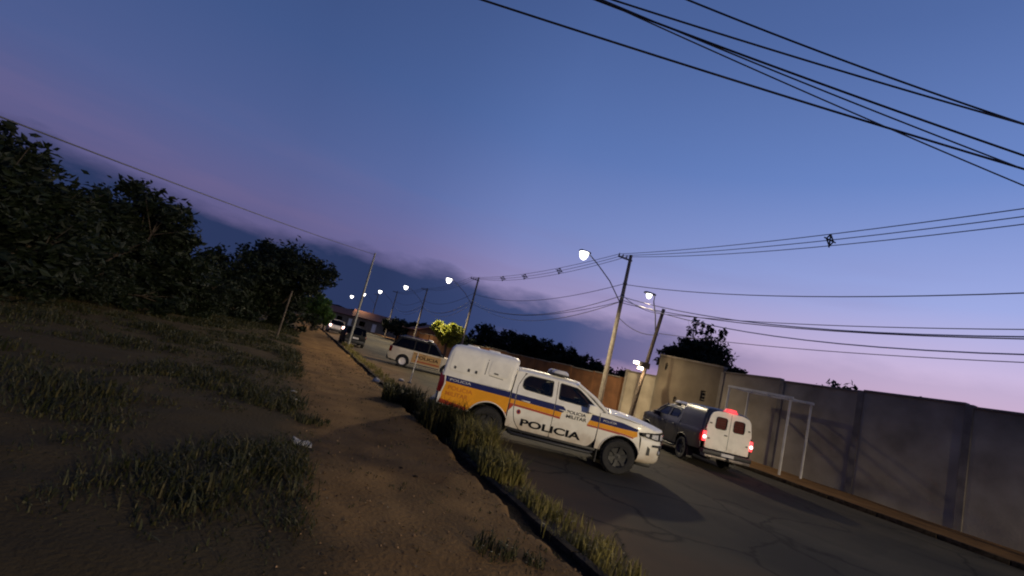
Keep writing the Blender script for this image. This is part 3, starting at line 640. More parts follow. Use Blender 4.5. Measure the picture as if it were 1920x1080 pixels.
kerb('far_kerb', 17.35, 17.48, -12, 90, 1.5, .13, .01, 'kerb stones on the wall side of the street')
Ls = [17.45, 18.2, 19.2, 20.4, 24, 40]; o = mesh('far_pavement', heightfield(Ls, Ss, lambda L, s: .12 + .03 * nv(L, s, .4, 13)), M_dirt2, None, 180); tag(o, kind='structure')

# ------------------------------------------------------------------ main vehicles
TR = Vector((1.69, 12.03, ZR(6)))
make_pickup('police_pickup', 'white police pickup with yellow bed, blue stripe and POLICIA lettering', TR, R(90.0), M_white, M_white, M_rimdark, True)
hd_ = R(-5); Fv = Vector((math.sin(hd_), math.cos(hd_), 0)); Lv = Vector((-Fv.y, Fv.x, 0))
C2 = Vector((8.12, 16.1, 0)) + Fv * 2.83; C2.z = ZR(14)
dk, dcan, drb = make_pickup('dark_pickup', 'dark police pickup with white rear cell doors and lit red tail lamps', C2, hd_, M_charcoal, M_charcoal, M_rimdark, False)
# its white rear face with two barred windows
rear = rpoly([(-.77, .68, .06), (.77, .68, .06), (.77, 1.25, .05), (.80, 1.30, .05), (.70, 1.84, .22), (.42, 1.94, .10), (-.42, 1.94, .10), (-.70, 1.84, .22), (-.80, 1.30, .05), (-.77, 1.25, .05)])
wl = rpoly([(-.52, 1.36), (-.12, 1.36), (-.12, 1.74), (-.50, 1.74)], .08); wr = [(-x, z) for x, z in reversed(wl)]
v, f = flatfill([rear, wl, wr])
n0 = len(v); V = [Vector((-2.825, x, z)) for x, z in v] + [Vector((-2.79, x, z)) for x, z in v]; ed = set()
for q in f:
    for i in range(len(q)): ed.add((q[i - 1], q[i]))
F = [list(q) for q in f] + [[i + n0 for i in reversed(q)] for q in f] + [[a, b, b + n0, a + n0] for a, b in ed if (b, a) not in ed]
rp_ = mesh('rear_cell_door', (V, F), M_white, dk, 35)
for w in (wl, wr):
    gv, gf = flatfill([w]); gw = mesh('window', ([Vector((-2.803, x, z)) for x, z in gv], gf), mat('cell_glass', (.10, .012, .012), .15, var=.1), rp_)
    cx = sum(p[0] for p in w) / len(w)
    for k in range(4):
        bz = 1.43 + k * .08; b = G(); b.tube([(-2.812, cx - .17, bz), (-2.812, cx + .17, bz)], .008, 5); b.build('bar', M_under, gw)
    rim_ = G(); rim_.tube([(-2.826, x, z) for x, z in w + w[:1]], .014, 5, False); rim_.build('window_seal', M_plastic, rp_, 60)
sm = G(); sm.box(-2.829, -2.823, -.006, .006, .74, 1.90); sm.build('door_seam', M_plastic, rp_)
for y in (-.68, .68):
    for z in (1.5, 1.0):
        b = G(); b.box(-2.85, -2.822, y - .035, y + .035, z - .02, z + .02, .006); b.build('hinge', M_plastic, rp_)
b = G(); b.box(-2.845, -2.822, .05, .16, 1.18, 1.215, .006); b.build('handle', M_plastic, rp_)
for sd in (-1, 1):
    b = G(); b.box(-2.835, -2.79, sd * .83 - .05, sd * .83 + .05, .88, 1.20, .012); tlo = b.build('tail_lamp_lit', M_tail_lit, dk, 40)
    b = G(); b.lathe([(.055, 0), (.05, -.018), (.004, -.028)], 'x', 14, (-2.836, sd * .83, 1.02)); b.build('bulb', M_tail_hot, tlo, 40)
    ld = bpy.data.lights.new('tail_glow', 'POINT'); ld.energy = 5; ld.color = (1, .10, .07); ld.shadow_soft_size = .06
    lo_ = bpy.data.objects.new('tail_glow', ld); COL.objects.link(lo_); lo_.parent = dk; lo_.location = (-2.86, sd * 1.02, 1.0)
b = G(); b.box(-2.80, -2.62, -.22, .22, 1.95, 1.985, .01); b.loft([rrect(-2.80, -2.62, -.20, .20, 1.985, .05), rrect(-2.78, -2.64, -.17, .17, 2.07, .05)]); b.build('rear_beacon', M_beacon, dk, 40)
ld = bpy.data.lights.new('beacon_glow', 'POINT'); ld.energy = 1.5; ld.color = (1, .08, .08); ld.shadow_soft_size = .08
lo_ = bpy.data.objects.new('beacon_glow', ld); COL.objects.link(lo_); lo_.parent = dk; lo_.location = (-2.92, 0, 2.05)
b = G(); b.box(-2.955, -2.945, -.22, .22, .53, .63, .004); b.build('number_plate', M_lbwhite, dk)
b = G(); b.box(-2.97, -2.68, -.80, .80, .41, .50, .02); b.build('step_board', mat('worn_bumper_steel', (.22, .19, .17), .45, .4, var=.2), dk, 40)

def at(px, py, dist, z=0.02): v = ray(px, py); p = Vector((v.x, v.y, 0)).normalized() * dist; p.z = z; return p
def make_car(name, label, loc, heading, paint, roofpaint, spec, rimmat, cat='car', tail=None, letters=None, bar=False, lower=None, group=None):
    """estate / hatchback: x forward"""
    Lh, wb, Hh, hw = spec['len'] / 2, spec['wb'] / 2, spec['h'], spec['w'] / 2
    t = thing(name, label, cat, loc, R(90) - heading, group); wr_ = spec.get('wr', .32); belt = Hh * .585
    def Y(x, z):
        y = hw - max(0, .55 - z) * .08 - max(0, z - belt) * .30 - (max(0, abs(x) - Lh * .72) ** 2) * .28
        return y
    for sx in (wb, -wb):
        for sd in (-1, 1): wheel(t, sx, sd * (hw - .11), wr_, .20, rimmat, sd, 5)
    core = G(); core.box(-Lh + .12, Lh - .2, -hw + .24, hw - .24, .24, belt - .12, .03); core.box(-wb + .42, wb - .42, -hw + .06, hw - .06, .24, .42, .02); core.build('chassis', M_under, t)
    tx = -Lh + spec.get('rake', .10)             # top of the tail
    roof_f = wb * .18; ws_b = wb * .72
    for sd in (-1, 1):
        low = [(-Lh + .02, .36, .04), (-wb - wr_ - .06, .30, .02)] + arc(-wb, wr_ + .01, wr_ + .055, 168, 12) + [(-wb + wr_ + .07, .26, .01), (wb - wr_ - .07, .26, .01)] + arc(wb, wr_ + .01, wr_ + .055, 168, 12) + \
              [(wb + wr_ + .10, .30, .02), (Lh - .03, .38, .05), (Lh, .62, .06), (Lh - .12, belt - .16, .12), (ws_b + .08, belt + .01, .06), (-Lh + .06, belt + .04, .05), (-Lh, .75, .05)]
        bs = panel('body_side', rpoly(low), [], Y, sd, paint, t)
        gtop = Hh - .085
        gh = rpoly([(ws_b + .06, belt + .015, .01), (roof_f + .06, gtop, .06), (tx + .10, gtop - .01, .08), (-Lh + .07, belt + .045, .02)])
        m1, m2 = wb * .02, -wb * .62
        slope = lambda z: (ws_b + .06) + ((roof_f + .06) - (ws_b + .06)) * (z - belt) / (gtop - belt)
        w1 = rpoly([(m1 + .035, belt + .05), (slope(belt + .05) - .10, belt + .05), (slope(gtop - .05) - .06, gtop - .05), (m1 + .035, gtop - .05)], .03)
        w2 = rpoly([(m2 + .035, belt + .05), (m1 - .035, belt + .05), (m1 - .035, gtop - .05), (m2 + .035, gtop - .05)], .03)
        w3 = rpoly([(-Lh + .24, belt + .07), (m2 - .035, belt + .05), (m2 - .035, gtop - .05), (tx + .24, gtop - .06)], .05)
        gs = panel('greenhouse', gh, [w1, w2, w3], Y, sd, roofpaint, t)
        for w in (w1, w2, w3): panel('window', w, [], lambda x, z: Y(x, z) - .012, sd, M_tint, gs, 0)
        for sxm in (m1, m2, wb * .70):
            panel('door_seam', [(sxm - .006, .34), (sxm + .006, .34), (sxm + .006, belt - .01), (sxm - .006, belt - .01)], [], Y, sd, M_plastic, bs, 0, .003)
        for hx in (m1 - .24, m2 - .0 + .06):
            hg = G(); hg.box(hx, hx + .17, sd * (Y(hx, belt - .12)) - .012, sd * (Y(hx, belt - .12)) + .012, belt - .135, belt - .105, .006); hg.build('handle', M_plastic, bs)
        ml = G(); ml.box(-wb + wr_ + .12, wb - wr_ - .12, min(sd * (hw - .02), sd * (hw + .008)), max(sd * (hw - .02), sd * (hw + .008)), .30, .36, .01); ml.build('sill', M_plastic, t)
        mi = G(); mi.box(ws_b - .18, ws_b - .06, min(sd * (hw - .02), sd * (hw + .16)), max(sd * (hw - .02), sd * (hw + .16)), belt + .03, belt + .15, .03); mi.build('wing_mirror', M_plastic, t, 40)
        hl_ = panel('headlamp', rpoly([(Lh - .34, belt - .30), (Lh - .06, belt - .34), (Lh - .09, belt - .18), (Lh - .34, belt - .16)]), [], Y, sd, M_headlens, t, .05, .012)
        tl = panel('tail_lamp', rpoly([(-Lh - .02, .72), (-Lh + .14, .74), (-Lh + .16, belt + .02), (-Lh - .01, belt + .04)]), [], Y, sd, tail or M_tail, t, .06, .012)
        if tail is not None:
            b = G(); b.box(-Lh - .035, -Lh - .005, sd * (hw - .16) - .09, sd * (hw - .18) + .12, .70, belt + .08, .01); b.build('tail_lamp', tail, t)
    he = Y(-Lh, .7) - .02
    tg = G(); tg.loft([[(-Lh - .005, -he, .42), (-Lh - .005, he, .42), (-Lh + .03, he, .42), (-Lh + .03, -he, .42)], [(-Lh - .03, -he, .75), (-Lh - .03, he, .75), (-Lh + .02, he, .75), (-Lh + .02, -he, .75)],
                       [(-Lh + .03, -he + .02, belt + .04), (-Lh + .03, he - .02, belt + .04), (-Lh + .08, he - .02, belt + .04), (-Lh + .08, -he + .02, belt + .04)]])
    tgo = tg.build('tailgate', paint, t, 40)
    yt = Y(tx, Hh - .1) - .03
    rg = G(); rg.grid(lambda u, v: (-Lh + .05 + (tx + .06 - (-Lh + .05)) * u, (v - .5) * 2 * ((he - .04) * (1 - u) + yt * u), belt + .045 + (Hh - .095 - belt - .045) * u), 4, 6); rg.build('rear_window', M_tint, tgo)
    pb = G(); pb.box(-Lh - .045, -Lh - .03, -.22, .22, .60, .72, .004); pb.build('number_plate', M_lbwhite, tgo)
    rb = G(); rb.box(-Lh - .07, -Lh + .14, -he, he, .28, .50, .03); rb.build('rear_bumper', lower or M_plastic, t, 40)
    fb = G(); fb.loft([[(Lh - .30, -he, z), (Lh - .02, -he * .82, z), (Lh + .05, 0, z), (Lh - .02, he * .82, z), (Lh - .30, he, z)] for z in (.28, .45, .62, belt - .30)]); fb.build('front_bumper', paint, t, 40)
    bn = G(); bn.grid(lambda u, v: (ws_b + .02 + (Lh - .06 - .10 * abs(v - .5) * 2 - ws_b) * u, (v - .5) * 2 * (hw - .06 - .10 * u), belt + .03 - .17 * u ** 1.6 + .03 * (1 - (2 * v - 1) ** 2)), 8, 10); bno = bn.build('bonnet', paint, t, 40)
    wg = G(); wg.grid(lambda u, v: (ws_b + .05 + (roof_f - ws_b) * u + .06 * (1 - (2 * v - 1) ** 2), (v - .5) * 2 * ((hw - .10) * (1 - u) + (yt + .01) * u), belt + .02 + (Hh - .08 - belt) * u), 5, 8); wg.build('windscreen', M_tint, t, 60)
    rf = G(); rf.grid(lambda u, v: (roof_f + .09 + (tx + .04 - roof_f - .09) * u, (v - .5) * 2 * (yt + .05), Hh - .10 + .09 * (1 - abs(2 * v - 1) ** 4) - .02 * abs(2 * u - 1) ** 3), 8, 10); rfo = rf.build('roof', roofpaint, t, 40)
    mo = rfo.modifiers.new('thick', 'SOLIDIFY'); mo.thickness = .02
    if bar:
        lb = G(); lb.box(-.15, .15, -.50, .50, Hh - .01, Hh + .02, .01); lbo = lb.build('light_bar', M_plastic, t)
        for y0, y1, mm in ((-.54, -.18, M_lbwhite), (-.17, .17, M_plastic), (.18, .54, M_lbwhite)):
            q = G(); q.loft([rrect(-.16, .16, y0, y1, Hh + .02, .05), rrect(-.11, .11, y0 + .02, y1 - .02, Hh + .11, .05)]); q.build('lens', mm, lbo, 40)
        for sd in (-1, 1):
            rr = G(); rr.tube([(roof_f - .05, sd * (yt - .02), Hh - .02), (roof_f - .15, sd * (yt - .02), Hh + .035), (tx + .35, sd * (yt - .02), Hh + .035), (tx + .25, sd * (yt - .02), Hh - .02)], .018, 6); rr.build('roof_rail', M_chrome, t, 60)
    if letters:
        panel('door_stripe', [(-wb * .62, .40), (wb * .66, .40), (wb * .66, belt - .05), (-wb * .60, belt - .03)], [], Y, -1, mat('ochre_decal', (.52, .31, .11), .45, var=.05), t, 0, .004)
        panel('red_stripe', [(-wb * .50, .48), (wb * .62, .48), (wb * .62, .54), (-wb * .50, .54)], [], Y, -1, M_red, t, 0, .006)
        text_obj('lettering', letters, -wb * .46, wb * .56, .66, .84, Y, -1, M_black, t, .009, .02)
    return t
SUVW = gp(750, 688); hs = R(83); Fv = Vector((math.sin(hs), math.cos(hs), 0)); Rv = Vector((Fv.y, -Fv.x, 0))
Cs = SUVW + Fv * 1.32 - Rv * .80; Cs.z = ZR(7)
make_car('police_estate_car', 'pale police estate car with black roof and ochre doors standing across the street', Cs, hs, mat('cream_paint', (.62, .55, .42), .35, coat=.3, var=.04), M_blackcar,
         dict(len=4.35, wb=2.60, h=1.76, w=1.76, wr=.335, rake=.30), M_rimlight, letters='POLICIA', bar=True)
make_car('black_hatchback', 'black hatchback parked at the kerb behind the thin pole', gp(662, 650) + D * 2.0, R(-23), M_blackcar, M_blackcar, dict(len=3.9, wb=2.45, h=1.50, w=1.68, wr=.30, rake=.42), M_rimdark)
make_car('lit_hatchback', 'far hatchback with glowing rear lamps beside the green bush', at(629, 612, 58), R(-23), mat('silver_paint', (.5, .45, .43), .35, .3, var=.05), mat('silver_paint', (.5, .45, .43)), dict(len=4.0, wb=2.5, h=1.52, w=1.70, wr=.30, rake=.40), M_rimlight, tail=emit('far_tail_lit', (1, .62, .55), 6.0))

# ------------------------------------------------------------------ poles, lamps and cables
def street_lamp(name, label, base, h, arm=None, cross=True, group=None, lean=(0, 0), r0=.17, r1=.10, pm=None, power=0, cat='street lamp', insul=True, lampz=None, armz=None, lens=1.0, cone=168, tilt=22, blend=.8):
    t = thing(name, label, cat, base, ROAD_ROT, group)
    top = Vector((lean[0], lean[1], h)); g = G()
    g.tube([Vector((0, 0, -.15)), top * .33, top * .66, top], [r0, r0 + (r1 - r0) * .33, r0 + (r1 - r0) * .66, r1], 10); g.build('pole', pm or M_conc, t, 60)
    at = lambda z: top * (z / h)
    if cross:
        b = G(); c = at(h - .35); b.box(c.x - .05, c.x + .05, c.y - .95 if False else c.y - .15, c.y + .95, c.z - .05, c.z + .05, .008); b.build('bracket', M_dgalv, t)
        for yy in (.30, .60, .90):
            q = G(); q.lathe([(.02, 0), (.05, .03), (.03, .06), (.055, .10), (.03, .13), (.02, .18)], 'z', 10, (c.x, c.y + yy, c.z + .05)); q.build('insulator', M_porc, t, 50)
        for zz in (h - 1.9, h - 2.7, h - 3.1):
            q = G(); c = at(zz); q.lathe([(.13, -.03), (.15, 0), (.13, .03)], 'z', 10, (c.x, c.y, c.z)); q.build('cable_clamp', M_dgalv, t, 50)
    if arm:
        a0 = at(armz or h - 3.0); la = Vector((a0.x, a0.y + arm, lampz or h - .9))
        pts = [a0, a0.lerp(la, .35) + Vector((0, -.02, .35)), a0.lerp(la, .7) + Vector((0, 0, .32)), la + Vector((0, -.25, .03))]
        g = G(); g.tube(pts, .035, 7); g.build('arm', M_dgalv, t, 60)
        hd = G(); hd.loft([[(x * k, la.y + .02 + y * k, la.z + z) for x, y in ((-.15, -.38), (.15, -.38), (.17, .12), (.11, .36), (-.11, .36), (-.17, .12))] for k, z in ((.86, .10), (1, .05), (1, -.01))])
        ho = hd.build('luminaire', M_dgalv, t, 40)
        ls = G(); sec = []
        for k in range(8):
            a = k / 7 * math.pi / 2; sec.append([(.21 * lens * math.cos(a) * math.cos(w) + .0, la.y + .04 + .21 * lens * math.cos(a) * math.sin(w), la.z - .012 - .36 * lens * math.sin(a)) for w in [2 * math.pi * q / 16 for q in range(16)]])
        ls.loft(sec[:-1]); ls.build('lens', M_lamp, ho, 60)
        if power:
            ld = bpy.data.lights.new('lamp_light', 'SPOT'); ld.energy = power; ld.color = (1, .82, .52); ld.shadow_soft_size = .20 * lens; ld.spot_size = R(cone); ld.spot_blend = blend
            lo = bpy.data.objects.new('lamp_light', ld); COL.objects.link(lo); lo.parent = t; lo.location = (la.x, la.y + .04, la.z - .02 - .58 * lens); lo.rotation_euler = (R(tilt), 0, 0)
    return t
def on_line(px, py, L):                           # where the sight line of a pixel meets a line along the street
    v = ray(px, py); h = Vector((v.x, v.y, 0)); k = L / h.dot(N); p = h * k; return p, D.dot(p)
PL = 18.2
p1, s1 = on_line(1138, 690, PL); p2, s2 = on_line(868, 635, PL); p3, s3 = on_line(786, 598, PL); p4, s4 = on_line(733, 590, PL)
PS = [s1 - 30, s1, s2, s3, s4, s4 + 26, s4 + 56]
def hz(px, py, p): v = ray(px, py); return CAM_H + v.z * p.length / math.hypot(v.x, v.y)
PW = 9500
HP = [10, hz(1192, 483, p1), hz(893, 521, p2), hz(799, 541, p3), 10, 10, 10]
LBL = ['concrete utility pole beyond the end of the long wall', 'tall concrete street lamp pole with long curved arm behind the white pickup', 'concrete street lamp pole beside the yellow-green tree',
       'street lamp pole behind the roof of the estate car', 'street lamp pole farther along beyond the house gate']
for i, s in enumerate(PS):
    lab = LBL[i] if i < 5 else ('last but one street lamp before the end of the street', 'last street lamp at the very end of the street')[i - 5]
    street_lamp('street_lamp' if i else 'utility_pole', lab, P(PL, s, .1), HP[i], arm=3.4 if i else None, power=(0, PW, PW, PW * .8, PW * .8, 1200, 1200)[i], group='lamp posts along the wall side of the street', lampz=hz(1087, 474, P(PL - 3.4, s1)) if i == 1 else 9.1, armz=6.9,
                lens=(1, 1.35, 1.55, 1.6, 1.7, 1.9, 2.3)[i], cat='street lamp' if i else 'utility pole')
# the next lamp of the row, behind the viewer
street_lamp('street_lamp', 'street lamp post past the bare utility pole at the wall', P(PL, s1 - 58, .1), 10, arm=3.4, power=43000, lampz=9.1, armz=6.9, group='lamp posts along the wall side of the street', cone=174, tilt=16, blend=.15)
# thin pole on our pavement
tpb = gp(652, 650, .14); tpt = hz(695, 476, tpb)
street_lamp('thin_pole', 'thin grey pole standing at the kerb beside the black hatchback', tpb, tpt, cross=False, r0=.085, r1=.055, pm=mat('painted_grey_steel', (.20, .20, .19), .6, .2, var=.15), cat='pole')
q = G(); cpos = tpb + Vector((0, 0, tpt - .22)); 
# leaning wooden pole with flood lamps
lpb, ls_ = on_line(1186, 752, 18.9); lph = hz(1248, 582, lpb)
lp = street_lamp('leaning_pole', 'leaning dark wooden pole with two flood lamps in front of the wall', lpb + Vector((0, 0, .1)), lph, cross=False, lean=(-.20, -.75), r0=.13, r1=.10, pm=M_wood, arm=.9, lampz=lph + .65, armz=lph - 1.7, power=250, cat='pole', lens=.8)
fz = hz(1205, 690, lpb); bx = G(); bx.box(-.25, .15, -.55, .12, fz - .10, fz + .25, .02); bx.build('meter_box', M_under, lp)
for yy, zz in ((.55, .10), (.18, -.16)):
    b = G(); b.loft([[(-.20 + a * .10, -.1 + yy + c * .13, fz + zz + d) for a, c in ((-1, -1), (1, -1), (1, 1), (-1, 1))] for d in (.10, -.06)]); b.build('flood_lamp', M_flood, lp)
    ld = bpy.data.lights.new('flood_light', 'POINT'); ld.energy = 60; ld.color = (1, .72, .42); ld.shadow_soft_size = .1
    lo = bpy.data.objects.new('flood_light', ld); COL.objects.link(lo); lo.parent = lp; lo.location = (-.35, yy, fz + zz - .3)

def sagpts(a, b, sag, n=24):
    a = Vector(a); b = Vector(b); return [a.lerp(b, i / n) - Vector((0, 0, sag * 4 * (i / n) * (1 - i / n))) for i in range(n + 1)]
def cable(label, spans, r, m, group, name='overhead_cable', n=22):
    g = G()
    for a, b, sg in spans: g.tube(sagpts(a, b, sg, n), r, 5)
    o = g.build(name, m, None, 60); return tag(o, label, 'cable', group)
for k, dl in enumerate((.30, .60, .90)):
    cable(('bare conductor on the insulator closest to the lamp posts', 'bare conductor on the middle insulator of the lamp posts', 'bare conductor on the insulator farthest out over the street')[k], [(P(PL - dl, PS[i], HP[i] - .10), P(PL - dl, PS[i + 1], HP[i + 1] - .10), .75 - k * .12) for i in range(4)], .017, M_cable, 'conductors on the pole tops')
for k, (dz_, dl, sg, m_, lb) in enumerate(((1.9, .16, 1.0, M_cable, 'thick black cable clamped below the conductors'), (2.7, .16, 1.5, M_cablel, 'pale telecom cable hanging in a deep curve between the lamp posts'),
                                       (3.1, .2, 1.15, M_cable, 'lowest black telecom cable between the lamp posts'), (2.9, -.16, 1.75, M_cablel, 'second pale telecom cable sagging below its twin'))):
    cable(lb, [(P(PL - dl, PS[i], HP[i] - dz_), P(PL - dl, PS[i + 1], HP[i + 1] - dz_), sg) for i in range(4)], .020 if m_ is M_cable else .024, m_, 'telecom cables')
for i, fr in ((0, .56), (1, .28), (1, .50), (1, .68)):  # spacers on the conductors
    pts = sagpts(P(PL - .6, PS[i], HP[i] - .1), P(PL - .6, PS[i + 1], HP[i + 1] - .1), .63, 50); c = pts[int(fr * 50)]
    g = G()
    for a, b in (((-.22, 0), (0, .24)), ((0, .24), (.22, 0)), ((.22, 0), (0, -.24)), ((0, -.24), (-.22, 0)), ((0, .24), (0, -.30)), ((-.34, 0), (.34, 0))):
        g.tube([c + N * a[0] + Vector((0, 0, a[1])), c + N * b[0] + Vector((0, 0, b[1]))], .028, 5)
    tag(g.build('cable_spacer', M_under), ('diamond spacer on the conductors past the tall lamp post' if i == 0 else 'diamond spacer on the conductors, %s from the tall lamp post' % {.28: 'first', .50: 'second', .68: 'third'}[fr]), 'cable spacer', 'cable spacers')
# service cables crossing the street above
def pz(px, py, y): v = ray(px, py); k = y / v.y; return Vector((v.x * k, y, CAM_H + v.z * k))
def cross_cable(label, a, b, r, y=8.2, m=None):
    A = pz(*a, y); B = pz(*b, y); d = (B - A)
    g = G(); pts = []
    sag = .012
    for i in range(-36, 90):
        t_ = i / 12; q = A + d * t_; u = (t_ - .5); q.z += sag * (u * u - .25) * d.length * .55
        if -14 < q.x < 34: pts.append(q)
    g.tube(pts, r, 6); return tag(g.build('service_cable', m or M_cable, None, 60), label, 'cable', 'cables crossing high over the street')
cross_cable('thick black cable crossing alone high over the street', (905, 0), (1400, 158), .020)
cross_cable('thick twisted cable bundle crossing overhead', (1118, 0), (1400, 106), .020)
cross_cable('thin cable alongside the twisted bundle', (1125, 0), (1400, 124), .013)
cross_cable('thin cable just above the twisted bundle', (1130, 0), (1400, 112), .014)
cross_cable('cable between the bundle and the topmost cable overhead', (1150, 0), (1400, 79), .018)
cross_cable('topmost cable crossing the corner of the sky', (1290, 0), (1400, 44), .018)
# cables from the tall post to the right and to the leaning pole
def px_cable(label, a, b, r, sag, m=None, grp='cables by the leaning pole'):
    g = G(); g.tube(sagpts(a, b, sag), r, 5); return tag(g.build('overhead_cable', m or M_cable, None, 60), label, 'cable', grp)
lt = lpb + Vector((0, 0, lph + .1)) + N * .75 - D * .2
px_cable('slack black cable from the tall lamp post to the leaning pole', P(PL, s1, HP[1] - 2.6), lt - Vector((0, 0, .3)), .018, .25)
px_cable('second slack cable from the tall lamp post to the leaning pole', P(PL, s1, HP[1] - 4.0), lt - Vector((0, 0, 1.6)), .020, .35)
px_cable('cable running from the leaning pole over the roofline', lt - Vector((0, 0, .3)), P(21.5, -2, 7.6), .018, .5)
px_cable('lower cable running from the leaning pole over the roofline', lt - Vector((0, 0, 1.5)), P(21.5, -2, 6.6), .016, .5)
v = ray(520, 409); far = Vector((v.x, v.y, v.z)); k = 12 / far.y
px_cable('black cable from the thin pole top up over the dark tree', tpb + Vector((0, 0, tpt - .1)), Vector((-16, 14, CAM_H + 8.0)) if False else Vector((v.x * 19 / v.y, 19, CAM_H + v.z * 19 / v.y)) + (Vector((v.x * 19 / v.y, 19, CAM_H + v.z * 19 / v.y)) - (tpb + Vector((0, 0, tpt - .1)))) * .9, .016, .12, grp='cable of the thin pole')

# ------------------------------------------------------------------ walls and buildings
def wall_run(name, label, L, s0, s1_, h, th, m, bay, cap=True, cat='wall', hend=None):
    t = thing(name, label, cat, P(L, s0, .08), ROAD_ROT); ln = s1_ - s0; n = max(1, round(ln / bay)); hend = hend or h
    for i in range(n):
        a, b = ln * i / n + .1, ln * (i + 1) / n - .1; ju = rnd.uniform(-.07, .07); ha, hb = h + (hend - h) * i / n + ju, h + (hend - h) * (i + 1) / n + ju + rnd.uniform(-.03, .03)
        g = G(); g.add([(a, -th / 2, -.2), (b, -th / 2, -.2), (b, th / 2, -.2), (a, th / 2, -.2), (a, -th / 2, ha), (b, -th / 2, hb), (b, th / 2, hb), (a, th / 2, ha)],
                       [(0, 3, 2, 1), (4, 5, 6, 7), (0, 1, 5, 4), (1, 2, 6, 5), (2, 3, 7, 6), (3, 0, 4, 7)]); g.build('wall_panel', m, t)
        if cap:
            g = G(); g.add([(a, -th / 2 - .05, ha), (b, -th / 2 - .05, hb), (b, th / 2 + .05, hb), (a, th / 2 + .05, ha), (a, -th / 2 - .05, ha + .07), (b, -th / 2 - .05, hb + .07), (b, th / 2 + .05, hb + .07), (a, th / 2 + .05, ha + .07)],
                           [(0, 3, 2, 1), (4, 5, 6, 7), (0, 1, 5, 4), (1, 2, 6, 5), (2, 3, 7, 6), (3, 0, 4, 7)]); g.build('coping', M_slab, t)
    for i in range(n + 1):
        x = ln * i / n; hh = h + (hend - h) * i / n
        g = G(); g.box(x - .11, x + .11, -th / 2 - .04, th / 2 + .04, -.2, hh + .05, .01); g.build('pier', M_slab if m is not M_brick else m, t)
    return t
WL = 20.6
_, sA = on_line(1228, 720, WL); _, sB = on_line(1345, 760, WL); _, sC = on_line(1174, 715, WL + .3)
hA = hz(1230, 667, P(WL, sA)) ; hB = hz(1345, 691, P(WL, sB)); 
# rendered house flank
def flank():
    t = thing('rendered_building', 'long unpainted cement building flank with small vents behind the dark pickup', 'building', P(WL, sB, .08), ROAD_ROT)
    ln = sA - sB
    outer = [(0, -.2), (ln, -.2), (ln, hA), (0, hB)]
    v_ = [(ln * .22, hB * .60, .34, .55), (ln * .86, hA * .86, .22, .42), (ln * .62, hA * .44, .24, .34)]
    holes = [[(x - w / 2, z - h / 2), (x + w / 2, z - h / 2), (x + w / 2, z + h / 2), (x - w / 2, z + h / 2)] for x, z, w, h in v_]
    panel('wall', outer, holes, lambda x, z: 0, 1, M_render, t, .22)
    for hl_ in holes:
        x0, x1, z0, z1 = hl_[0][0], hl_[1][0], hl_[0][1], hl_[2][1]
        vt = G(); vt.box(x0, x1, -.20, -.17, z0, z1); vo = vt.build('vent', M_under, t)
        for k in range(3):
            zz = z0 + (z1 - z0) * (k + .5) / 3; b = G(); b.box(x0, x1, -.12, -.06, zz - .015, zz + .015); b.build('slat', M_slab, vo)
    g = G(); g.add([(0, -.28, hB + .002), (ln, -.28, hA + .002), (ln, .05, hA + .002), (0, .05, hB + .002), (0, -.28, hB + .10), (ln, -.28, hA + .10), (ln, .05, hA + .10), (0, .05, hB + .10)], [(0, 3, 2, 1), (4, 5, 6, 7), (0, 1, 5, 4), (1, 2, 6, 5), (2, 3, 7, 6), (3, 0, 4, 7)]); g.build('roof_edge', M_slab, t)
    g = G(); g.add([(0, -.25, hB - .05), (ln, -.25, hA - .05), (ln, -8, hA - .05), (0, -8, hB - .05)], [(0, 1, 2, 3)]); g.build('roof', M_slab, t)
    g = G(); g.box(ln - .24, ln - .02, -8, -.23, -.2, hA - .1); g.build('side_wall', M_render, t)
    return t
flank()
hD = hz(1400, 716, P(WL, on_line(1400, 790, WL)[1]))
wall_run('rendered_wall', 'rendered garden wall continuing from the cement building behind the white frame', WL - .05, sB - 40, sB - .15, hD + 1.0, .18, M_render2, 3.4, hend=hD + .15)
wall_run('grey_wall', 'pale grey wall section beside the leaning pole', WL + .3, sA + .15, sC, 3.05, .16, M_render2, 3.0)
wall_run('earth_wall', 'long low red-brown wall along the far side of the street', WL + .1, sC + .2, sC + 64, 2.45, .18, M_brick, 3.2)

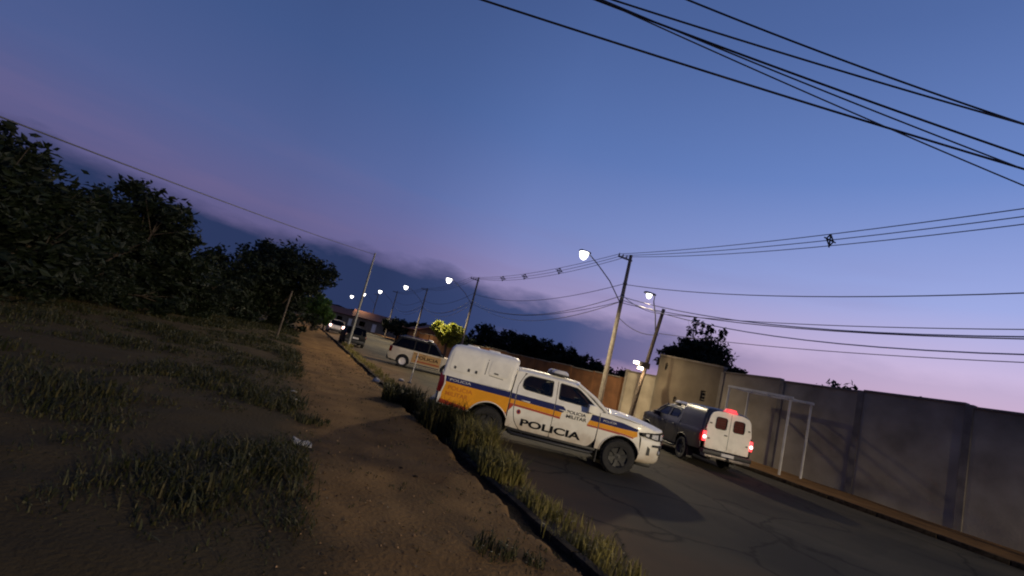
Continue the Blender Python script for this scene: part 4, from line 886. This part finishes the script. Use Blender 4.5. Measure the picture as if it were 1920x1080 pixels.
def house(name, label, base, rz, w, d, h, wm, roofm, front):
    t = thing(name, label, 'house', base, rz)
    wins = [(x, z, ww, hh) for x, z, ww, hh, k in front]
    holes = [[(x - ww / 2, z - hh / 2), (x + ww / 2, z - hh / 2), (x + ww / 2, z + hh / 2), (x - ww / 2, z + hh / 2)] for x, z, ww, hh in wins]
    panel('wall', [(-w / 2, -.3), (w / 2, -.3), (w / 2, h), (-w / 2, h)], holes, lambda x, z: d / 2, -1, wm, t, .15)
    g = G(); g.box(-w / 2, -w / 2 + .15, -d / 2 + .16, d / 2, -.3, h); g.build('side_wall', wm, t)
    g = G(); g.box(w / 2 - .15, w / 2, -d / 2 + .16, d / 2, -.3, h); g.build('side_wall', wm, t)
    g = G(); g.box(-w / 2 + .16, w / 2 - .16, d / 2 - .15, d / 2 - .001, -.3, h); g.build('rear_wall', wm, t)
    for (x, z, ww, hh, k) in front:
        g = G(); g.box(x - ww / 2, x + ww / 2, -d / 2 + .10, -d / 2 + .13, z - hh / 2, z + hh / 2)
        g.build('door' if k == 'd' else 'window', M_lime if k == 'd' else (emit('lit_pane', (1, .85, .6), 1.6) if k == 'l' else M_tint), t)
    rg = G(); rg.add([(-w / 2 - .4, -d / 2 - .5, h - .02), (w / 2 + .4, -d / 2 - .5, h - .02), (w / 2 + .4, 0, h + d * .22), (-w / 2 - .4, 0, h + d * .22), (-w / 2 - .4, d / 2 + .5, h - .02), (w / 2 + .4, d / 2 + .5, h - .02)], [(0, 1, 2, 3), (3, 2, 5, 4)])
    ro = rg.build('roof', roofm, t); mo = ro.modifiers.new('thick', 'SOLIDIFY'); mo.thickness = .12
    for x in (-w / 2 + .05, w / 2 - .05): g = G(); g.loft([[(x - .04, -d / 2 + .15, h), (x - .04, d / 2, h), (x - .04, 0, h + d * .2)], [(x + .04, -d / 2 + .15, h), (x + .04, d / 2, h), (x + .04, 0, h + d * .2)]]); g.build('gable', wm, t)
    return t
RZ = ROAD_ROT - math.pi / 2 - math.pi / 2 + math.pi          # front faces the street
house('tiled_house', 'low tiled house with pale gateposts at the far side of the street', P(23.5, 92, .1), ROAD_ROT, 15, 7, 2.9, M_brick, M_tile, [(-5, 1.1, 1.2, 2.2, 'd'), (-1.5, 1.5, 1.4, 1.1, 'w'), (3.5, 1.5, 1.4, 1.1, 'w')])
for k, (px_, py_) in enumerate(((658, 618), (696, 628))):
    p_, s_ = on_line(px_, py_, 19.6); g = G(); g.box(-.55 + .2 * k, .55 - .2 * k, -.25, .25, -.1, 3.3 - 1.0 * k, .03); g.box(-.65 + .2 * k, .65 - .2 * k, -.33, .33, 3.3 - 1.0 * k, 3.42 - 1.0 * k, .02)
    o = g.build('gatepost', M_lime); o.location = p_ + Vector((0, 0, .1)); o.rotation_euler = (0, 0, ROAD_ROT); tag(o, ('tall whitewashed gatepost in front of the tiled house', 'short wide whitewashed gatepost at the end of the low wall')[k], 'gatepost')
for i, (px_, dist, w_) in enumerate(((1076, 190, 7), (1096, 200, 9), (1050, 170, 6))):
    v = ray(px_, 672); p_ = Vector((v.x, v.y, 0)).normalized() * dist
    house('hillside_house', ('small white house on the skyline with bare walls', 'larger white house on the skyline beside its smaller neighbour', 'small house in front of the skyline trees')[i], p_ + Vector((0, 0, 2.2)), -math.atan2(v.x, v.y), w_, 6, 3.4, M_lime, M_tile, [(-1.5, 1.5, 1.2, 1.2, 'l' if i != 2 else 'w'), (1.5, 1.1, 1.0, 2.1, 'd')])
for i, (px_, dist, w_, hh_) in enumerate(((622, 170, 14, 3.2), (660, 150, 12, 3.0), (708, 130, 11, 3.0))):
    v = ray(px_, 590); p_ = Vector((v.x, v.y, 0)).normalized() * dist
    house('street_end_house', ('wide dim house closing the end of the street', 'plain dim house beside the street end', 'tiled dim house behind the low wall')[i], p_, -math.atan2(v.x, v.y), w_, 8, hh_, M_render, M_tile, [(-3, 1.5, 1.4, 1.2, 'w'), (0, 1.1, 1.0, 2.1, 'd'), (3, 1.5, 1.4, 1.2, 'l' if i == 0 else 'w')])
# white frame
fp, fs_ = on_line(1355, 800, 18.6); fh = hz(1368, 729, fp)
fr_ = thing('shelter_frame', 'white tubular frame with flat top beam standing before the garden wall', 'frame', fp + Vector((0, 0, .1)), ROAD_ROT)
for x in (0, -3.0):
    for y in (0, -1.3):
        g = G(); g.tube([(x, y, -.1), (x, y, fh - .05)], .045, 8); g.build('post', M_lime, fr_, 60)
for y in (0, -1.3):
    g = G(); g.box(-3.1, .06, y - .05, y + .05, fh - .048, fh + .06, .01); g.build('beam', M_lime, fr_)
for x in (-.2, -1.1, -2.0, -2.8):
    g = G(); g.box(x - .03, x + .03, -1.24, -.06, fh - .04, fh + .03); g.build('crossbar', M_lime, fr_)

# ------------------------------------------------------------------ trees
def tree(name, label, base, h, lobes, leaves, size, lm, seed, group=None, trunk=True, cat='tree'):
    """lobes: (dx, dy, z, rx, rz) in metres"""
    q = random.Random(seed); t = thing(name, label, cat, base, 0, group)
    g = G()
    zl = min(l[2] for l in lobes)
    top = Vector((q.uniform(-.2, .2), q.uniform(-.2, .2), max(.8, zl * .8)))
    g.tube([(0, 0, -.2), top * .5 + Vector((.06, 0, 0)), top], [h * .030 + .04, h * .024 + .03, h * .018 + .02], 8)
    for l in lobes:
        c = Vector((l[0], l[1], l[2])); mid = top.lerp(c, .5) + Vector((q.uniform(-.2, .2), q.uniform(-.2, .2), -.1)); g.tube([top * .9, mid, c], [h * .013 + .02, h * .009 + .012, .012], 6)
        for _ in range(5):
            e_ = c + Vector((q.uniform(-1, 1) * l[3], q.uniform(-1, 1) * l[3], q.uniform(-.4, 1) * l[4])) * .85; g.tube([mid.lerp(c, .6), e_], [.018, .006], 4)
    g.build('trunk', M_bark, t, 60)
    V = []; F = []; tot = sum(l[3] ** 2 * l[4] for l in lobes)
    for l in lobes:
        n = int(leaves * l[3] ** 2 * l[4] / tot); c = Vector((l[0], l[1], l[2])); cl = [Vector((q.gauss(0, 1), q.gauss(0, 1), q.gauss(0, 1))).normalized() * q.uniform(.55, 1.08) for _ in range(max(8, n // 38))]
        for i in range(n):
            k = q.choice(cl); d = k + Vector((q.gauss(0, .13), q.gauss(0, .13), q.gauss(0, .13)))
            p = c + Vector((d.x * l[3], d.y * l[3], d.z * l[4]))
            if p.z < .1: continue
            a = Vector((q.gauss(0, 1), q.gauss(0, 1), q.gauss(0, .6))).normalized(); b = a.cross(Vector((q.gauss(0, 1), q.gauss(0, 1), q.gauss(0, 1)))).normalized()
            s = size * q.uniform(.6, 1.35); nn = a.cross(b) * s * .18; j = len(V)
            V += [p - a * s, p + b * s * .42 + nn, p + a * s, p - b * s * .42 + nn]; F += [(j, j + 1, j + 2), (j, j + 2, j + 3)]
    o = mesh('crown', (V, F), lm, t); return t
def crown(n, rx, rz, z, seed, flat=1.0):
    q = random.Random(seed); out = [(0, 0, z, rx * .62, rz * .75)]
    for i in range(n):
        a = 2 * math.pi * i / n + q.uniform(-.3, .3); k = q.uniform(.45, .72)
        out.append((math.cos(a) * rx * k, math.sin(a) * rx * k * flat, z + q.uniform(-.45, .45) * rz, rx * q.uniform(.30, .50), rz * q.uniform(.32, .55)))
    return out
def at(px, py, dist, z=0.05): v = ray(px, py); p = Vector((v.x, v.y, 0)).normalized() * dist; p.z = z; return p
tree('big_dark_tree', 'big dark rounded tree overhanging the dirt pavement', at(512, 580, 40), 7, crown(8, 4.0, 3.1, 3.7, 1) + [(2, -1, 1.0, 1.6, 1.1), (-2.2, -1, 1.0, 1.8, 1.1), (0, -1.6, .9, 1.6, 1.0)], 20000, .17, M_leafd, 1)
for i, (px_, ds, h_, rx, lb, ls_z, nl) in enumerate(((415, 36, 5.0, 2.9, 'dark broad tree behind the weeds of the empty lot', .15, 13000), (352, 29, 3.2, 2.2, 'dark low shrub tree in the empty lot', .10, 11000), (225, 26, 5.9, 2.7, 'tall dark tree standing in the weedy lot', .17, 13000),
                                                     (95, 23, 3.4, 2.3, 'low dark shrub tree at the edge of the lot', .09, 12000), (-70, 20, 5.0, 2.6, 'dark tree at the end of the row of lot trees', .14, 13000))):
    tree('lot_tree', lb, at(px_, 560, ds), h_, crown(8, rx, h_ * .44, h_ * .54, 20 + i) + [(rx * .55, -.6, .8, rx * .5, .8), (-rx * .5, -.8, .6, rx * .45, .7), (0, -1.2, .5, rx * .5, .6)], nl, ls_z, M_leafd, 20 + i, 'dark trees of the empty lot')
tree('green_bush_tree', 'small green lamp-lit tree at the end of the dirt pavement', at(588, 600, 46), 4, crown(6, 1.7, 1.5, 2.2, 2), 5000, .18, M_leafg, 2)
tree('low_green_bush', 'low green bush below the lamp-lit tree', at(610, 600, 60), 2.5, crown(4, 1.2, 1.0, 1.2, 3), 2500, .16, M_leafg, 3)
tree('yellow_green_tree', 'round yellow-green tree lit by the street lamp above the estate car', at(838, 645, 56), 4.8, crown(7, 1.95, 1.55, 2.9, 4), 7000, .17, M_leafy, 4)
tree('dark_street_tree', 'dark narrow tree right beside the yellow-green one', at(868, 650, 60), 4, crown(5, 1.3, 1.3, 2.2, 5), 3000, .18, M_leafd, 5)
q0 = 0
for px_, ds, h_, rx, lb in ((905, 66, 6.6, 2.6, 'tallest dark tree behind the low wall'), (945, 64, 6.3, 3.0, 'broad dark tree behind the low wall'), (985, 66, 6.9, 2.6, 'dark tree with ragged top behind the low wall'), (1022, 64, 6.6, 2.8, 'dark rounded tree behind the red-brown wall'),
                        (1060, 66, 6.2, 2.8, 'low dark tree behind the red-brown wall'), (1098, 64, 5.6, 2.6, 'low dark shrub tree before the skyline houses'), (1135, 62, 5.0, 2.5, 'low dark tree close to the tall lamp post'), (1165, 60, 4.6, 2.4, 'low dark tree behind the grey wall'),
                        (770, 95, 5.0, 3.0, 'dark tree behind the estate car'), (735, 100, 5.0, 3.4, 'dark tree left of the lamp row'), (800, 90, 4.4, 3.0, 'dark low tree behind the lamp row')):
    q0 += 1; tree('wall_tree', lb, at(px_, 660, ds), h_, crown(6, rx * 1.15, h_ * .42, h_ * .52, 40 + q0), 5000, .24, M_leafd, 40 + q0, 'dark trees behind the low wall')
rt = at(1315, 690, 36)
lob = crown(8, 2.9, 2.2, 4.9, 9) + [(-1.0, .2, 7.0, .40, .75), (-.2, 0, 7.1, .45, .8), (1.0, .1, 7.15, .38, .8)]
tree('dense_yard_tree', 'dense dark tree with spiky top rising behind the cement building', rt, 7.5, lob, 17000, .15, M_leafd, 9)
tree('yard_shrub_tree', 'smaller dark tree behind the garden wall', at(1395, 712, 34), 5, crown(5, 1.8, 1.3, 3.2, 10), 3500, .2, M_leafd, 10)
for i, (px_, ds, h_, lb) in enumerate(((1560, 30, 5.2, 'dark tree behind the garden wall, past the white frame'), (1760, 27, 4.8, 'dark tree over the end of the garden wall'))):
    tree('garden_tree', lb, at(px_, 800, ds), h_, crown(6, 2.3, 1.7, h_ * .62, 60 + i), 5000, .18, M_leafd, 60 + i, 'trees behind the garden wall')
# far wooded rise
V = []; F = []; n = 160
for i in range(n + 1):
    a = R(-75 + 150 * i / n); hgt = 8 + 5 * noise.noise(Vector((i * .06, 0, 3))) + 1.6 * noise.noise(Vector((i * .5, 0, 5))) + 1.0 * noise.noise(Vector((i * 1.7, 0, 8)))
    for rr, zz in ((300, -1), (330, hgt * .55), (360, hgt), (460, hgt * .5)): V.append((math.sin(a) * rr, math.cos(a) * rr, zz))
for i in range(n):
    for j in range(3): k = i * 4 + j; F.append((k, k + 4, k + 5, k + 1))
tag(mesh('hills', (V, F), M_hill, None, 180), kind='structure')

# ------------------------------------------------------------------ weeds, litter
def blades(V, F, c, n, h, spread, q, wid=.008, lean=.5):
    for _ in range(n):
        a = q.uniform(0, 6.283); r_ = spread * math.sqrt(q.random()); p = c + Vector((math.cos(a) * r_, math.sin(a) * r_, 0))
        hh = h * q.uniform(.45, 1.1); b = q.uniform(0, 6.283); ln = Vector((math.cos(b), math.sin(b), 0)) * hh * q.uniform(.1, lean); w = Vector((-math.sin(b + q.uniform(-1, 1)), math.cos(b), 0)) * wid * q.uniform(.6, 1.5)
        j = len(V); m_ = p + ln * .35 + Vector((0, 0, hh * .6)); e_ = p + ln + Vector((0, 0, hh * q.uniform(.8, 1)))
        V += [p - w, p + w, m_ + w * .8, m_ - w * .8, e_]; F += [(j, j + 1, j + 2, j + 3), (j + 3, j + 2, j + 4)]
        if q.random() < .35:                      # leaf on the stem
            d = Vector((q.uniform(-1, 1), q.uniform(-1, 1), q.uniform(0, .6))).normalized() * hh * .22; j = len(V); s_ = d.cross(Vector((0, 0, 1))).normalized() * wid * 2.2
            V += [m_, m_ + d * .5 + s_, m_ + d, m_ + d * .5 - s_]; F += [(j, j + 1, j + 2, j + 3)]
q = random.Random(3)
V = []; F = []
s = 1.0
while s < 34:                                     # grass growing out of the gutter along the kerb
    dens = (.40 if s < 4.5 else .80 if s < 13.5 else .30) * (1 if noise.noise(Vector((s * 1.4, 3, 40))) > -.10 else .2)
    for _ in range(5):
        if q.random() > dens: continue
        big = .5 + .5 * noise.noise(Vector((s * .8, 0, 21)))
        L = 3.70 + q.gauss(0, .17) + (.25 * max(0, big)); hh = (.10 + .36 * big) * q.uniform(.7, 1.35) * (1.25 if 6.5 < s < 11 else .85 if s < 6.5 else .7)
        blades(V, F, P(L, s + q.uniform(-.1, .1), .01), 16 if s < 14 else 9, hh, .13, q, .006 if s < 8 else .009)
    s += .10
tag(mesh('gutter_grass', (V, F), M_weed), 'dry yellowish grass growing along the kerb', 'grass', kind='stuff')
V = []; F = []
for _ in range(17000):                            # weedy verge on the lot side of the path
    s = -2 + 44 * q.random() ** 1.7; L = .62 - abs(q.gauss(0, 1)) * (1.3 + s * .06) - (0 if q.random() < .40 else q.uniform(0, 7))
    if s < 1.2 and abs(L) < 1.0: continue
    d_ = noise.noise(Vector((L * .45, s * .45, 30))) + .5 * noise.noise(Vector((L * 1.7, s * 1.7, 33)))
    if q.random() > .58 + d_ * 1.2: continue
    blades(V, F, P(L, s, z_path(L, s) - .02), 9, (.05 + .22 * max(0, d_ + .2)) * q.uniform(.5, 1.6), .16, q, .0028 + s * .0006, 1.3)
for _ in range(260):                              # scattered sprouts on the path
    s = 2 + 22 * q.random(); L = q.uniform(.7, 3.0); blades(V, F, P(L, s, z_path(L, s) - .005), 4, .05, .04, q, .005)
tag(mesh('verge_weeds', (V, F), M_weedd), 'dark low weeds covering the verge of the empty lot', 'weeds', kind='stuff')
V = []; F = []
for _ in range(900):                              # pebbles and clods lying on the path
    s = 1.8 + 20 * q.random() ** 1.5; L = q.uniform(.3, 3.05); r_ = q.uniform(.004, .016) * (1.6 if q.random() < .12 else 1); c = P(L, s, z_path(L, s) + r_ * .25); j = len(V)
    for a, b, e_ in ((1, 0, 0), (0, 1, 0), (-1, 0, 0), (0, -1, 0), (0, 0, .8), (0, 0, -.8)): V.append(c + Vector((a, b, e_)) * r_ * q.uniform(.7, 1.3))
    F += [(j, j + 1, j + 4), (j + 1, j + 2, j + 4), (j + 2, j + 3, j + 4), (j + 3, j, j + 4), (j + 1, j, j + 5), (j + 2, j + 1, j + 5), (j + 3, j + 2, j + 5), (j, j + 3, j + 5)]
tag(mesh('path_pebbles', (V, F), mat('pebble_soil', (.24, .15, .08), .95, var=.3, scale=30, spec=.1, island=.6)), 'small pebbles and clods strewn over the dirt path', 'pebbles', kind='stuff')
V = []; F = []
for _ in range(700):                              # dry leaves blown along the path
    s = 1.8 + 20 * q.random() ** 1.4; L = min(3.0, .55 + abs(q.gauss(0, .7))) if q.random() < .6 else 3.0 - abs(q.gauss(0, .25)); r_ = q.uniform(.012, .035); a = Vector((q.gauss(0, 1), q.gauss(0, 1), q.gauss(0, .15))).normalized(); b = a.cross(Vector((q.gauss(0, .3), q.gauss(0, .3), 1))).normalized()
    c = P(L, s, z_path(L, s) + .008); j = len(V); V += [c - a * r_, c + b * r_ * .4 + Vector((0, 0, .006)), c + a * r_, c - b * r_ * .4 + Vector((0, 0, .008))]; F += [(j, j + 1, j + 2), (j, j + 2, j + 3)]
tag(mesh('dry_leaves', (V, F), leafmat('dry_leaf', (.03, .018, .009), (.09, .055, .022), (.17, .11, .05))), 'dry fallen leaves scattered along the edges of the path', 'leaves', kind='stuff')
def clump(name, label, pos, h, spread, n, m_, seed, wid=.009):
    V = []; F = []; qq = random.Random(seed); blades(V, F, Vector((0, 0, 0)), n, h, spread, qq, wid, .7); o = mesh(name, (V, F), m_); o.location = pos; return tag(o, label, 'weed')
clump('weed_bush', 'dark round weed bush on the pavement edge behind the pickup tail', gp(752, 760, .1), .62, .55, 900, M_weedd, 1)
clump('weed_bush', 'tall leafy weeds at the kerb under the pickup tail', gp(830, 812, .06), .80, .60, 1100, M_weedd, 2)
clump('weed_bush', 'tall pale grass tuft in front of the rear wheel', gp(888, 850, .03), .72, .42, 700, M_weed, 3)
clump('weed_bush', 'pale grass tuft between rear wheel and kerb gap', gp(935, 895, .02), .45, .40, 520, M_weed, 4)
clump('weed_sprig', 'dark straggly weed lying on the dirt path', gp(925, 1040, .15), .20, .22, 130, M_weedd, 5, .006)
clump('weed_sprig', 'small dark weed beside the straggly one on the path', gp(1000, 1060, .15), .12, .12, 60, M_weedd, 6, .006)
clump('weed_sprig', 'flat dark weed patch at the lot side of the path', gp(585, 792, .15), .14, .30, 160, M_weedd, 7, .008)
clump('weed_sprig', 'low weeds at the foot of the thin pole', tpb, .30, .40, 260, M_weed, 8, .010)
def blob(name, label, pos, r, m_, seed, cat, sq=.5):
    bm = bmesh.new(); bmesh.ops.create_icosphere(bm, subdivisions=2, radius=r); qq = random.Random(seed)
    for v_ in bm.verts: v_.co *= 1 + .35 * noise.noise(v_.co * (1.2 / r) + Vector((seed, 0, 0))); v_.co.z *= sq
    me = bpy.data.meshes.new(name); bm.to_mesh(me); bm.free(); me.materials.append(m_); o = link(bpy.data.objects.new(name, me)); o.location = pos + Vector((0, 0, r * sq * .6)); return tag(o, label, cat)
blob('kerb_rock', 'pale loose rock lying on the kerb', gp(704, 716, .14), .13, M_stone, 1, 'rock', .7)
blob('path_stone', 'small dark stone on the dirt path', gp(778, 895, .15), .035, M_shadesoil, 2, 'stone')
blob('path_stone', 'pair stone of dark earth lying near the small stone', gp(752, 879, .15), .03, M_shadesoil, 3, 'stone')
blob('road_rock', 'pale rock lying on the asphalt beside the estate car', gp(752, 714, .02), .12, M_stone, 4, 'rock', .5)
def litter(label, pos, w, seed):
    qq = random.Random(seed); g = G(); g.grid(lambda u, v: ((u - .5) * w, (v - .5) * w * .7, .02 + .06 * w * 4 * noise.noise(Vector((u * 3, v * 3, seed)))), 5, 5); o = g.build('litter', M_paper, None, 50); o.location = pos; o.rotation_euler = (.1, .15, qq.uniform(0, 3)); mo = o.modifiers.new('thick', 'SOLIDIFY'); mo.thickness = .004; return tag(o, label, 'litter', 'litter on the verge')
litter('crumpled pale sheet lying in the verge weeds', gp(565, 832, .18), .26, 1)
litter('small pale scrap at the edge of the path weeds', gp(548, 735, .18), .16, 2)
litter('pale scrap lying by the dirt path edge', gp(556, 752, .18), .14, 3)
sg = thing('marker_stake', 'thin pale stake standing on the road edge before the estate car', 'stake', gp(768, 718, .02), 0)
g = G(); g.tube([(0, 0, -.05), (.03, 0, 1.25)], .022, 6); g.build('rod', M_lime, sg); g = G(); g.lathe([(.10, 0), (.09, .03), (.02, .05)], 'z', 12); g.build('foot', M_plastic, sg)
g = G(); pp = at(529, 600, 27, .12); g.tube([(0, 0, -.1), (.03, .02, 2.5)], [.05, .04], 7); o = g.build('fence_post', M_wood, None, 60); o.location = pp; tag(o, 'weathered fence post in front of the big dark tree', 'post')
